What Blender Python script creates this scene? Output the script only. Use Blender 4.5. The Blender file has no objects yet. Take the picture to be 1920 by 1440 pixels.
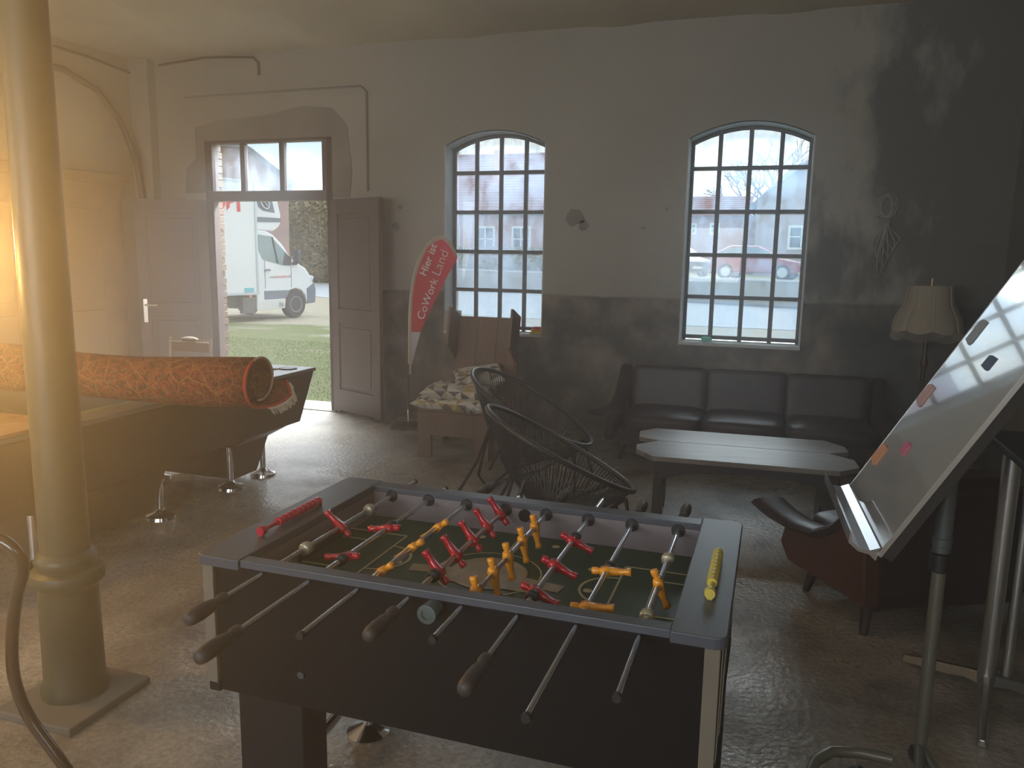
import bpy, bmesh, math, random
from mathutils import Vector, Matrix, Euler
random.seed(7)
PI = math.pi
S = bpy.context.scene
COL = S.collection

# ------------------------------------------------------------------ camera, world, light, exposure
cam_d = bpy.data.cameras.new('camera')
cam_d.sensor_fit = 'HORIZONTAL'; cam_d.sensor_width = 36
cam_d.lens = 1471.33 / 1920 * 36
cam_d.clip_start = .05; cam_d.clip_end = 400
cam = bpy.data.objects.new('camera', cam_d); COL.objects.link(cam)
Rt = Vector((0.948317, 0.316906, 0.01631)); Up = Vector((-0.066165, 0.147204, 0.986891)); Fw = Vector((-0.31035, 0.936964, -0.160564))
cam.matrix_world = Matrix(((Rt.x, Up.x, -Fw.x, 0), (Rt.y, Up.y, -Fw.y, 0), (Rt.z, Up.z, -Fw.z, 1.6), (0, 0, 0, 1)))
S.camera = cam

S.view_settings.view_transform = 'Standard'; S.view_settings.look = 'None'
S.view_settings.gamma = 1; S.view_settings.use_curve_mapping = False
S.view_settings.exposure = 0.0
S.cycles.max_bounces = 10; S.cycles.diffuse_bounces = 5; S.cycles.glossy_bounces = 4
S.cycles.transmission_bounces = 8; S.cycles.transparent_max_bounces = 16; S.cycles.volume_bounces = 1
S.cycles.sample_clamp_indirect = 6

SKY = 1.8
def srgb(r, g, b):
    f = lambda c: (c/255)/12.92 if c/255 <= .04045 else (((c/255)+.055)/1.055)**2.4
    return (f(r), f(g), f(b), 1)

W = bpy.data.worlds.new('sky'); S.world = W; W.use_nodes = True
nt = W.node_tree; nt.nodes.clear()
wo = nt.nodes.new('ShaderNodeOutputWorld'); bg = nt.nodes.new('ShaderNodeBackground')
tc = nt.nodes.new('ShaderNodeTexCoord'); mp = nt.nodes.new('ShaderNodeMapping')
mp.inputs['Scale'].default_value = (3.2, 3.2, 9.0); mp.inputs['Location'].default_value = (.3, .1, .35)
nz = nt.nodes.new('ShaderNodeTexNoise'); nz.inputs['Scale'].default_value = 1.1; nz.inputs['Detail'].default_value = 6
cr = nt.nodes.new('ShaderNodeValToRGB')
cr.color_ramp.elements[0].position = .38; cr.color_ramp.elements[0].color = (.58, .72, .86, 1)
cr.color_ramp.elements[1].position = .58; cr.color_ramp.elements[1].color = (1.05, 1.1, 1.1, 1)
nt.links.new(tc.outputs['Generated'], mp.inputs[0]); nt.links.new(mp.outputs[0], nz.inputs['Vector'])
nt.links.new(nz.outputs['Fac'], cr.inputs[0]); nt.links.new(cr.outputs[0], bg.inputs[0])
nt.links.new(bg.outputs[0], wo.inputs[0]); bg.inputs[1].default_value = SKY

def lamp(name, kind, loc, energy, color, size=None, size_y=None, look=None):
    d = bpy.data.lights.new(name, kind); d.energy = energy; d.color = color
    if kind == 'AREA':
        d.shape = 'RECTANGLE'; d.size = size; d.size_y = size_y or size
    elif size is not None: d.shadow_soft_size = size
    o = bpy.data.objects.new(name, d); COL.objects.link(o); o.location = loc
    if look is not None:
        o.rotation_euler = (Vector(look) - Vector(loc)).to_track_quat('-Z', 'Y').to_euler()
    return o
# warm lamp at the left; area fills added behind the camera to strengthen daylight
lamp('warm_lamp', 'POINT', (-3.15, 1.76, 1.52), 30, (1, .54, .16), .06)
sp = lamp('warm_veil_spot', 'SPOT', (-4.22, 3.10, 1.62), 980, (1, .53, .14), .06, look=(-2.95, 1.45, 1.55)); sp.data.spot_size = math.radians(62); sp.data.spot_blend = .8  # spot added to light the orange veil at the left
lamp('warm_far_lamp', 'POINT', (-5.2, 3.4, 1.7), 12, (1, .60, .25), .08)
# bright high overcast beyond the window wall
sn = lamp('overcast_sun', 'SUN', (0, 20, 15), 3.6, (.90, .95, 1.0), None); sn.data.angle = math.radians(55); sn.rotation_euler = Vector((-.08, -1, -.72)).to_track_quat('-Z', 'Y').to_euler()
lamp('daylight_fill_left', 'AREA', (-6.35, -.6, 1.9), 40, (.92, .96, 1), 1.4, 1.6, (0, 1.5, 1.0))  # added fill; this wall has no window built
lamp('daylight_fill_back', 'AREA', (-2.2, -2.4, 1.7), 138, (.84, .92, 1), 3.0, 1.2, (-2.4, 1.6, 3.55))  # added uplight aimed at the ceiling, no window behind it
lamp('daylight_fill_right', 'AREA', (1.55, -1.2, 2.0), 22, (.92, .96, 1), 1.2, 1.6, (-3, 3, 1.0))  # unseen fill from the right, added without an opening

# area fills added outside above each opening, boosting daylight through door and windows
lamp('skylight_fill_door', 'AREA', (-4.95, 7.95, 3.45), 400, (.84, .92, 1), 1.6, 1.0, (-4.7, 5.0, .2))
lamp('skylight_fill_window', 'AREA', (-2.5, 7.95, 3.75), 150, (.80, .91, 1), 1.2, 1.0, (-2.5, 5.6, .8))
lamp('skylight_fill_window', 'AREA', (-.27, 7.95, 3.75), 190, (.78, .90, 1), 1.2, 1.0, (-.25, 5.6, .8))

for o_ in COL.objects:
    if o_.name.startswith('skylight'): o_.data.spread = math.radians(85)

# ------------------------------------------------------------------ materials
MC = {}
def mat(name, col=(.5, .5, .5), rough=.6, metal=0., spec=.5, noise=None, bump=None, coat=0., trans=0.):
    """noise = (scale, amount, colour2, stretch xyz) ; bump = (scale, strength, distance)"""
    if name in MC: return MC[name]
    m = bpy.data.materials.new(name); m.use_nodes = True; n = m.node_tree; b = n.nodes['Principled BSDF']
    c = tuple(col) if len(col) == 4 else tuple(col) + (1,)
    b.inputs['Base Color'].default_value = c; b.inputs['Roughness'].default_value = rough
    b.inputs['Metallic'].default_value = metal; b.inputs['Specular IOR Level'].default_value = spec
    b.inputs['Coat Weight'].default_value = coat; b.inputs['Transmission Weight'].default_value = trans
    t = n.nodes.new('ShaderNodeTexCoord')
    if noise:
        sc, amt, c2 = noise[:3]; st = noise[3] if len(noise) > 3 else (1, 1, 1)
        mpn = n.nodes.new('ShaderNodeMapping'); mpn.inputs['Scale'].default_value = st
        x = n.nodes.new('ShaderNodeTexNoise'); x.inputs['Scale'].default_value = sc; x.inputs['Detail'].default_value = 6
        mx = n.nodes.new('ShaderNodeMix'); mx.data_type = 'RGBA'
        rp = n.nodes.new('ShaderNodeMapRange'); rp.inputs[1].default_value = .5 - .28; rp.inputs[2].default_value = .5 + .28
        rp.inputs[4].default_value = amt
        n.links.new(t.outputs['Object'], mpn.inputs[0]); n.links.new(mpn.outputs[0], x.inputs['Vector'])
        n.links.new(x.outputs['Fac'], rp.inputs[0]); n.links.new(rp.outputs[0], mx.inputs[0])
        mx.inputs[6].default_value = c; mx.inputs[7].default_value = tuple(c2) if len(c2) == 4 else tuple(c2) + (1,)
        n.links.new(mx.outputs[2], b.inputs['Base Color'])
    if bump:
        x2 = n.nodes.new('ShaderNodeTexNoise'); x2.inputs['Scale'].default_value = bump[0]; x2.inputs['Detail'].default_value = 5
        bp = n.nodes.new('ShaderNodeBump'); bp.inputs['Strength'].default_value = bump[1]; bp.inputs['Distance'].default_value = bump[2]
        n.links.new(t.outputs['Object'], x2.inputs['Vector']); n.links.new(x2.outputs['Fac'], bp.inputs['Height'])
        n.links.new(bp.outputs[0], b.inputs['Normal'])
    MC[name] = m
    return m

def nodes(m): return m.node_tree, m.node_tree.nodes['Principled BSDF']

# plaster of the window wall: upper distemper, lower dado, dark damp patches to the right
def wall_material():
    m = mat('old_plaster', (.3, .3, .28), .9, bump=(9, .5, .012)); n, b = nodes(m); L = n.links.new; N = n.nodes.new
    g = N('ShaderNodeNewGeometry'); sx = N('ShaderNodeSeparateXYZ'); L(g.outputs['Position'], sx.inputs[0])
    n1 = N('ShaderNodeTexNoise'); n1.inputs['Scale'].default_value = .9; n1.inputs['Detail'].default_value = 7; L(g.outputs['Position'], n1.inputs['Vector'])
    n2 = N('ShaderNodeTexNoise'); n2.inputs['Scale'].default_value = 3.6; n2.inputs['Detail'].default_value = 8; L(g.outputs['Position'], n2.inputs['Vector'])
    up = N('ShaderNodeMix'); up.data_type = 'RGBA'; up.inputs[6].default_value = srgb(172, 170, 160); up.inputs[7].default_value = srgb(140, 137, 126); L(n1.outputs['Fac'], up.inputs[0])
    lo = N('ShaderNodeMix'); lo.data_type = 'RGBA'; lo.inputs[6].default_value = srgb(88, 86, 80); lo.inputs[7].default_value = srgb(140, 130, 118)
    r2 = N('ShaderNodeMapRange'); r2.inputs[1].default_value = .42; r2.inputs[2].default_value = .68; L(n2.outputs['Fac'], r2.inputs[0]); L(r2.outputs[0], lo.inputs[0])
    # dado edge, slightly wavering
    ed = N('ShaderNodeMath'); ed.operation = 'MULTIPLY_ADD'; L(n2.outputs['Fac'], ed.inputs[0]); ed.inputs[1].default_value = -.05; L(sx.outputs['Z'], ed.inputs[2])
    e2 = N('ShaderNodeMapRange'); e2.inputs[1].default_value = 1.225; e2.inputs[2].default_value = 1.245; L(ed.outputs[0], e2.inputs[0])
    mx = N('ShaderNodeMix'); mx.data_type = 'RGBA'; L(e2.outputs[0], mx.inputs[0]); L(lo.outputs[2], mx.inputs[6]); L(up.outputs[2], mx.inputs[7])
    # damp: grows to the right of the right window
    n3 = N('ShaderNodeTexNoise'); n3.inputs['Scale'].default_value = 1.3; n3.inputs['Detail'].default_value = 9; n3.inputs['Roughness'].default_value = .6
    mpp = N('ShaderNodeMapping'); mpp.inputs['Scale'].default_value = (1.6, 1, .8); L(g.outputs['Position'], mpp.inputs[0]); L(mpp.outputs[0], n3.inputs['Vector'])
    dx = N('ShaderNodeMapRange'); dx.inputs[1].default_value = -1.2; dx.inputs[2].default_value = 1.7; dx.inputs[3].default_value = -.30; dx.inputs[4].default_value = .32; L(sx.outputs['X'], dx.inputs[0])
    ad = N('ShaderNodeMath'); ad.operation = 'ADD'; L(n3.outputs['Fac'], ad.inputs[0]); L(dx.outputs[0], ad.inputs[1])
    dm = N('ShaderNodeMapRange'); dm.inputs[1].default_value = .52; dm.inputs[2].default_value = .66; dm.inputs[4].default_value = .72; L(ad.outputs[0], dm.inputs[0])
    fin = N('ShaderNodeMix'); fin.data_type = 'RGBA'; L(dm.outputs[0], fin.inputs[0]); L(mx.outputs[2], fin.inputs[6]); fin.inputs[7].default_value = srgb(62, 68, 70)
    L(fin.outputs[2], b.inputs['Base Color'])
    return m

def floor_material():
    m = mat('worn_concrete', (.25, .24, .22), .5, bump=(38, .6, .008)); n, b = nodes(m); L = n.links.new; N = n.nodes.new
    g = N('ShaderNodeNewGeometry')
    a = N('ShaderNodeTexNoise'); a.inputs['Scale'].default_value = 1.6; a.inputs['Detail'].default_value = 10; a.inputs['Roughness'].default_value = .65; L(g.outputs['Position'], a.inputs['Vector'])
    f = N('ShaderNodeTexNoise'); f.inputs['Scale'].default_value = 48; f.inputs['Detail'].default_value = 10; f.inputs['Roughness'].default_value = .7; L(g.outputs['Position'], f.inputs['Vector'])
    r = N('ShaderNodeValToRGB'); r.color_ramp.elements[0].position = .36; r.color_ramp.elements[0].color = srgb(104, 96, 86)
    r.color_ramp.elements[1].position = .66; r.color_ramp.elements[1].color = srgb(176, 168, 154); L(a.outputs['Fac'], r.inputs[0])
    mx = N('ShaderNodeMix'); mx.data_type = 'RGBA'; mx.blend_type = 'OVERLAY'; mx.inputs[0].default_value = .9; L(r.outputs[0], mx.inputs[6]); L(f.outputs['Fac'], mx.inputs[7])
    L(mx.outputs[2], b.inputs['Base Color'])
    rr = N('ShaderNodeMapRange'); rr.inputs[1].default_value = .35; rr.inputs[2].default_value = .65; rr.inputs[3].default_value = .50; rr.inputs[4].default_value = .17; L(a.outputs['Fac'], rr.inputs[0]); L(rr.outputs[0], b.inputs['Roughness'])
    return m

def glass_material(name, dirt, tint, scale=3.0, seed=0.):
    m = bpy.data.materials.new(name); m.use_nodes = True; n = m.node_tree; n.nodes.clear(); L = n.links.new; N = n.nodes.new
    o = N('ShaderNodeOutputMaterial'); tr = N('ShaderNodeBsdfTransparent'); tr.inputs[0].default_value = (.93, .96, .96, 1)
    gl = N('ShaderNodeBsdfGlossy'); gl.inputs['Roughness'].default_value = .02
    tl = N('ShaderNodeBsdfTranslucent'); tl.inputs[0].default_value = tint
    t = N('ShaderNodeNewGeometry'); x = N('ShaderNodeTexNoise'); x.inputs['Scale'].default_value = scale; x.inputs['Detail'].default_value = 9; x.inputs['Roughness'].default_value = .62
    mpn = N('ShaderNodeMapping'); mpn.inputs['Location'].default_value = (seed, seed, 0); mpn.inputs['Scale'].default_value = (1.6, 1, 1)
    L(t.outputs['Position'], mpn.inputs[0]); L(mpn.outputs[0], x.inputs['Vector'])
    r = N('ShaderNodeMapRange'); r.inputs[1].default_value = .3; r.inputs[2].default_value = .72; r.inputs[3].default_value = dirt[0]; r.inputs[4].default_value = dirt[1]; L(x.outputs['Fac'], r.inputs[0])
    m1 = N('ShaderNodeMixShader'); L(r.outputs[0], m1.inputs[0]); L(tr.outputs[0], m1.inputs[1]); L(tl.outputs[0], m1.inputs[2])
    fr = N('ShaderNodeFresnel'); fr.inputs[0].default_value = 1.4
    m2 = N('ShaderNodeMixShader'); L(fr.outputs[0], m2.inputs[0]); L(m1.outputs[0], m2.inputs[1]); L(gl.outputs[0], m2.inputs[2])
    L(m2.outputs[0], o.inputs[0])
    return m

M_WALL = wall_material(); M_FLOOR = floor_material()
M_SIDE = mat('limewash', srgb(176, 168, 148), .9, noise=(1.1, .9, srgb(146, 136, 116)), bump=(7, .4, .01))
M_CEIL = mat('ceiling_limewash', srgb(186, 178, 158), .9, noise=(.8, .8, srgb(158, 150, 132)), bump=(4, .3, .01))
M_REVEAL = mat('white_reveal', srgb(205, 212, 210), .8, noise=(6, .6, srgb(160, 165, 162)))
M_IRON = mat('window_iron', srgb(118, 124, 128), .6, noise=(30, .7, srgb(84, 84, 84)))
M_GLASS1 = glass_material('dirty_glass', (.04, .46), (.36, .42, .52, 1), 3.4)
M_GLASS2 = glass_material('hazy_glass', (.03, .34), (.32, .42, .54, 1), 3.0, 3.)
M_GLASS3 = glass_material('door_glass', (.0, .07), (.5, .58, .68, 1), 2.4, 7.)
M_DOOR = mat('brown_door_paint', srgb(94, 82, 80), .55, noise=(4, .6, srgb(76, 66, 64), (1, 1, .2)))
M_CHROME = mat('chrome', (.82, .83, .85), .12, 1.)
M_STEEL = mat('brushed_steel', (.55, .55, .54), .32, 1.)
M_BLACK = mat('black_laminate', srgb(20, 20, 22), .5, spec=.3, noise=(40, .4, srgb(40, 40, 42)))
M_BLACKP = mat('black_plastic', srgb(26, 26, 28), .5)
M_RUBBER = mat('grey_rubber', srgb(64, 66, 70), .6)

# ------------------------------------------------------------------ mesh helpers
class G:
    def __init__(s): s.b = bmesh.new()
    def box(s, c, d, rot=None, taper=None):
        x, y, z = d[0]/2, d[1]/2, d[2]/2; vs = []
        for k in (-1, 1):
            tx, ty = (taper if (taper and k == -1) else (1, 1))
            for i, j in ((-1, -1), (1, -1), (1, 1), (-1, 1)): vs.append(Vector((i*x*tx, j*y*ty, k*z)))
        if rot: R = Euler(rot).to_matrix(); vs = [R @ v for v in vs]
        v = [s.b.verts.new(Vector(c) + p) for p in vs]
        for f in ((3, 2, 1, 0), (4, 5, 6, 7), (0, 1, 5, 4), (1, 2, 6, 5), (2, 3, 7, 6), (3, 0, 4, 7)): s.b.faces.new([v[i] for i in f])
        return s
    def tube(s, pts, r, n=8, closed=False, caps=True):
        pts = [Vector(p) for p in pts]; N = len(pts); rs = r if isinstance(r, (list, tuple)) else [r]*N
        rings = []; up = None
        for i, p in enumerate(pts):
            a = pts[(i-1) % N] if (closed or i > 0) else p; b = pts[(i+1) % N] if (closed or i < N-1) else p
            t = (b-a).normalized()
            if up is None: up = t.orthogonal().normalized()
            up = (up - t*up.dot(t)); up = up.normalized() if up.length > 1e-6 else t.orthogonal().normalized()
            w = t.cross(up)
            rings.append([s.b.verts.new(p + rs[i]*(math.cos(2*PI*k/n)*up + math.sin(2*PI*k/n)*w)) for k in range(n)])
        for i in range(N if closed else N-1):
            A, B = rings[i], rings[(i+1) % N]
            for k in range(n): s.b.faces.new((A[k], A[(k+1) % n], B[(k+1) % n], B[k]))
        if caps and not closed:
            s.b.faces.new(rings[0][::-1]); s.b.faces.new(rings[-1])
        return s
    def cyl(s, a, b, r, r2=None, n=16): return s.tube([a, b], [r, r if r2 is None else r2], n)
    def lathe(s, prof, n=24, c=(0, 0, 0), axis='z', caps=True):
        rings = []
        for r, h in prof:
            ring = []
            for k in range(n):
                a = 2*PI*k/n; x, y = r*math.cos(a), r*math.sin(a)
                p = {'z': (x, y, h), 'y': (x, h, y), 'x': (h, x, y)}[axis]
                ring.append(s.b.verts.new(Vector(c) + Vector(p)))
            rings.append(ring)
        for A, B in zip(rings, rings[1:]):
            for k in range(n): s.b.faces.new((A[k], A[(k+1) % n], B[(k+1) % n], B[k]))
        if caps: s.b.faces.new(rings[0][::-1]); s.b.faces.new(rings[-1])
        return s
    def prism(s, poly, a, b, axis='y'):
        """poly in the two other axes"""
        def P(u, v, w): return {'y': (u, w, v), 'x': (w, u, v), 'z': (u, v, w)}[axis]
        A = [s.b.verts.new(P(u, v, a)) for u, v in poly]; B = [s.b.verts.new(P(u, v, b)) for u, v in poly]
        s.b.faces.new(A); s.b.faces.new(B[::-1]); n = len(poly)
        for i in range(n): s.b.faces.new((A[i], B[i], B[(i+1) % n], A[(i+1) % n]))
        return s
    def plate(s, outer, holes, a, b, axis='y'):
        """a flat board with holes, thickness a..b"""
        def P(u, v, w): return {'y': (u, w, v), 'x': (w, u, v), 'z': (u, v, w)}[axis]
        edges = []; loops = []
        for lp in [outer] + holes:
            vs = [s.b.verts.new(P(u, v, a)) for u, v in lp]; loops.append(vs)
            for i in range(len(vs)): edges.append(s.b.edges.new((vs[i], vs[(i+1) % len(vs)])))
        r = bmesh.ops.triangle_fill(s.b, use_beauty=True, edges=edges)
        fs = [g for g in r['geom'] if isinstance(g, bmesh.types.BMFace)]
        ex = bmesh.ops.extrude_face_region(s.b, geom=fs, use_keep_orig=True)
        off = {'y': (0, b-a, 0), 'x': (b-a, 0, 0), 'z': (0, 0, b-a)}[axis]
        bmesh.ops.translate(s.b, vec=off, verts=[g for g in ex['geom'] if isinstance(g, bmesh.types.BMVert)])
        return s
    def loft(s, rings, closed_ring=True, caps=True):
        R = [[s.b.verts.new(p) for p in ring] for ring in rings]; n = len(R[0])
        for A, B in zip(R, R[1:]):
            for k in range(n if closed_ring else n-1): s.b.faces.new((A[k], A[(k+1) % n], B[(k+1) % n], B[k]))
        if caps and closed_ring: s.b.faces.new(R[0][::-1]); s.b.faces.new(R[-1])
        return s
    def blob(s, c, d, sub=2, fn=None):
        r = bmesh.ops.create_icosphere(s.b, subdivisions=sub, radius=1)
        for v in r['verts']:
            p = v.co.copy()
            if fn: p = fn(p)
            v.co = Vector(c) + Vector((p.x*d[0], p.y*d[1], p.z*d[2]))
        return s
    def rbox(s, c, d, e=4, n=5, puff=0.):
        """cushion: superellipsoid-like rounded box with puffed top"""
        t = bmesh.new(); bmesh.ops.create_cube(t, size=2)
        bmesh.ops.subdivide_edges(t, edges=t.edges[:], cuts=n, use_grid_fill=True)
        allv = list(t.verts)
        for v in allv:
            p = v.co; k = (abs(p.x)**e + abs(p.y)**e + abs(p.z)**e)**(1/e); p = p / k
            pz = p.z * (1 + puff*(1-p.x*p.x)*(1-p.y*p.y))
            v.co = Vector(c) + Vector((p.x*d[0]/2, p.y*d[1]/2, pz*d[2]/2))
        me = bpy.data.meshes.new('tmp'); t.to_mesh(me); t.free(); s.b.from_mesh(me); bpy.data.meshes.remove(me)
        return s
    def xf(s, M): bmesh.ops.transform(s.b, matrix=M, verts=s.b.verts); return s
    def mesh(s, name, m, smooth=False):
        bmesh.ops.recalc_face_normals(s.b, faces=s.b.faces)
        me = bpy.data.meshes.new(name); s.b.to_mesh(me); s.b.free()
        if m: me.materials.append(m)
        if smooth: me.polygons.foreach_set('use_smooth', [True]*len(me.polygons))
        return me
    def ob(s, name, m, parent=None, smooth=False, bevel=0., loc=None, rot=None):
        o = bpy.data.objects.new(name, s.mesh(name, m, smooth)); COL.objects.link(o)
        if parent: o.parent = parent
        if loc: o.location = loc
        if rot: o.rotation_euler = rot
        if bevel:
            b = o.modifiers.new('bevel', 'BEVEL'); b.width = bevel; b.segments = 2; b.limit_method = 'ANGLE'
        if smooth:
            try:
                o.data.set_sharp_from_angle(angle=math.radians(40))
            except Exception: pass
        return o

def inst(o, parent=None, loc=None, rot=None, name=None):
    c = o.copy(); COL.objects.link(c)
    if name: c.name = name
    c.parent = parent
    if loc is not None: c.location = loc
    if rot is not None: c.rotation_euler = rot
    return c
def tag(o, label, cat, group=None):
    o['label'] = label; o['category'] = cat
    if group: o['group'] = group
    return o
def thing(name, label, cat, loc=(0, 0, 0), rz=0., group=None):
    o = bpy.data.objects.new(name, None); COL.objects.link(o); o.location = loc; o.rotation_euler = (0, 0, rz)
    return tag(o, label, cat, group)
def struct(o): o['kind'] = 'structure'; return o
def stuff(o): o['kind'] = 'stuff'; return o
def copy_tree(o, parent=None, **kw):
    c = o.copy(); COL.objects.link(c); c.parent = parent
    for k, v in kw.items(): setattr(c, k, v)
    for ch in list(o.children): copy_tree(ch, c)
    return c
def text(body, size, m, parent, M, extrude=.0008, shear=0., offset=0., spacing=1., name='lettering'):
    cu = bpy.data.curves.new(name, 'FONT'); cu.body = body; cu.size = size; cu.extrude = extrude; cu.shear = shear; cu.offset = offset; cu.space_character = spacing
    t = bpy.data.objects.new(name, cu); COL.objects.link(t); me = bpy.data.meshes.new_from_object(t.evaluated_get(bpy.context.evaluated_depsgraph_get()))
    bpy.data.objects.remove(t); bpy.data.curves.remove(cu); me.materials.clear(); me.materials.append(m)
    o = bpy.data.objects.new(name, me); COL.objects.link(o); o.parent = parent; o.matrix_local = M
    return o

# ------------------------------------------------------------------ room shell
XL, XR, YF, YB, ZC = -6.52, 1.66, 6.95, -4.2, 3.55
YO = YF + .36
def arch(x0, x1, zb, zs, rise, n=12):
    pts = [(x0, zb), (x1, zb)]
    for i in range(n+1):
        u = 1 - 2*i/n; pts.append(((x0+x1)/2 + u*(x1-x0)/2, zs + rise*(1-u*u)))
    return pts
W1 = (-3.0, -2.02); W2 = (-.775, .226); ZS, ZSP, RISE = .885, 2.60, .13
door_hole = [(-5.69, 0), (-4.19, 0), (-4.19, 2.72), (-5.69, 2.72)]
# the wall outline runs around the door, windows are holes
outer = [(XL-.3, -.3), (XL-.3, ZC+.3), (XR+.3, ZC+.3), (XR+.3, -.3), (-4.19, -.3), (-4.19, 2.72), (-5.69, 2.72), (-5.69, -.3)]
holes = [arch(*W1, ZS, ZSP, RISE), arch(*W2, ZS, ZSP, RISE)]
struct(G().plate(outer, holes, YF, YF+.07, 'y').ob('wall_front', M_WALL))
outer2 = [(XL-.3, -.3), (XL-.3, ZC+.3), (XR+.3, ZC+.3), (XR+.3, -.3), (-4.19, -.3), (-4.19, 2.80), (-5.80, 2.80), (-5.80, -.3)]
wall2 = struct(G().plate(outer2, holes, YF+.07, YO, 'y').ob('wall_outer_leaf', mat('brick_outside', srgb(120, 84, 70), .9, noise=(8, .8, srgb(90, 74, 66)))))
# left jamb of raw bricks
M_BRICK = mat('old_brick', srgb(112, 98, 84), .95, noise=(9, .8, srgb(88, 74, 62)), bump=(30, .6, .004))
bproto = G().box((0, 0, 0), (.115, .235, .064)).ob('brick', M_BRICK, wall2, bevel=.004, loc=(-5.79, YF+.19, .035))
bhalf = G().box((0, 0, 0), (.115, .115, .064)).mesh('half_brick', M_BRICK)
for k in range(38):
    z = .035 + k*.0735
    if k: o = inst(bproto, wall2, (-5.79 + random.uniform(-.006, .008), YF+.19 + random.uniform(-.004, .004), z))
    if k % 2: o.location.y -= .0; o.location.x += .008
struct(G().box((-2.4, (YF+YB)/2, -.05), (8.8, YF-YB+.8, .1)).ob('floor', M_FLOOR))
struct(G().box((-2.4, (YF+YB)/2+.1, ZC+.06), (8.6, YF-YB+.6, .12)).ob('ceiling', M_CEIL))
# shallow vault ribs of the ceiling, running towards the window wall
for i, x in enumerate((-5.48, -4.1, -2.75, -1.4, -.05, 1.3)):
    g = G(); g.prism([(x-.30, ZC), (x-.06, ZC-.018), (x+.06, ZC-.018), (x+.30, ZC)], YB, YF, 'y')
    struct(g.ob('ceiling_beam', M_CEIL))
struct(G().box((XL-.1, (YF+YB)/2, ZC/2), (.2, YF-YB+.2, ZC+.2)).ob('wall_left', M_SIDE))
struct(G().box((XR+.1, (YF+YB)/2, ZC/2), (.2, YF-YB+.2, ZC+.2)).ob('wall_right', mat('right_limewash', srgb(120, 116, 104), .9, noise=(1.5, .9, srgb(78, 80, 78)))))
struct(G().box((-2.4, YB-.1, ZC/2), (8.6, .2, ZC+.2)).ob('wall_back', M_SIDE))
M_PATCH = mat('grey_mortar_patch', srgb(140, 137, 128), .95, noise=(2.5, .9, srgb(112, 108, 100)))
struct(G().prism([(-5.95, 2.2), (-5.93, 2.45), (-5.80, 2.55), (-5.80, 2.86), (-5.5, 2.92), (-4.95, 2.95), (-4.5, 3.02), (-4.18, 2.99), (-4.02, 2.82), (-3.97, 2.4), (-4.0, 2.14), (-4.19, 2.14), (-4.19, 2.72), (-5.69, 2.72), (-5.69, 2.2)], YF-.006, YF+.01, 'y').ob('wall_patch', M_PATCH))
for cx, cz, rr, ns in ((-1.73, 1.95, .085, 9), (-1.66, 1.88, .05, 7), (-3.46, 2.05, .03, 6), (-1.12, 1.86, .02, 6), (-.93, 2.02, .016, 6), (-3.50, 1.86, .05, 7)):
    rq = random.Random(int(cz*100)); struct(G().prism([(cx + rr*rq.uniform(.6, 1.25)*math.cos(2*PI*i/ns), cz + rr*rq.uniform(.6, 1.2)*math.sin(2*PI*i/ns)) for i in range(ns)], YF-.004, YF+.01, 'y').ob('wall_patch', M_PATCH))
# corner pier beside the door
struct(G().box((-6.40, YF-.05, ZC/2), (.25, .12, ZC)).ob('pillar', M_WALL, bevel=.01))
struct(G().box((-4.95, YF+.16, -.03), (1.55, .42, .08)).ob('door_threshold', mat('stone_sill', srgb(150, 150, 144), .8)))
# left wall: blocked double doors with a header
ld = G(); ld.box((XL+.02, 5.5, 1.15), (.05, 2.2, 2.3)); ld = struct(ld.ob('door_2', mat('ochre_paint', srgb(150, 128, 96), .7, noise=(3, .7, srgb(126, 104, 76)))))
for y in (4.95, 5.95):
    for z0, z1 in ((.15, 1.0), (1.12, 2.0)):
        G().box((XL+.052, y, (z0+z1)/2), (.016, .72, z1-z0)).ob('door_panel', mat('ochre_panel', srgb(140, 118, 88), .7), ld, bevel=.006)
G().box((XL+.05, 5.5, 2.30), (.09, 2.36, .10)).ob('door_header', MC['ochre_paint'], ld, bevel=.008)
# conduits
M_PIPE = mat('painted_conduit', srgb(96, 84, 66), .7)
pts = [(XL+.05, y, 3.28) for y in (3.0, 4.5, 5.4)] + [(XL+.05, 6.0, 3.26), (XL+.06, 6.36, 3.15), (XL+.09, 6.60, 2.9), (XL+.13, 6.74, 2.55), (XL+.14, 6.80, 2.1), (XL+.14, 6.81, .3)]
tag(G().tube(pts, .03, 10).ob('conduit', M_PIPE, smooth=True), 'thick painted conduit bending down from left wall into the corner', 'pipe')
tag(G().tube([(XL+.03, 3., 3.45), (XL+.03, 6.3, 3.45), (XL+.06, 6.8, 3.40)], .012, 8).ob('cable_duct', M_PIPE, smooth=True), 'thin cable running along left wall under the ceiling', 'cable')
tag(G().tube([(-5.9, YF-.015, 3.16), (-3.86, YF-.015, 3.17), (-3.80, YF-.015, 3.12), (-3.80, YF-.015, 2.2)], .010, 8).ob('wall_cable', mat('plaster_cable', srgb(128, 124, 114), .8), smooth=True), 'thin painted cable framing the wall above the open door', 'cable')
tag(G().tube([(-6.2, YF-.02, 3.49), (-5.6, YF-.03, 3.53), (-5.05, YF-.02, 3.50), (-4.99, YF-.02, 3.45), (-4.99, YF-.02, 3.33)], .012, 8).ob('ceiling_cable', M_PIPE, smooth=True), 'sagging dark cable along the ceiling edge above the door', 'cable')

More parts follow.
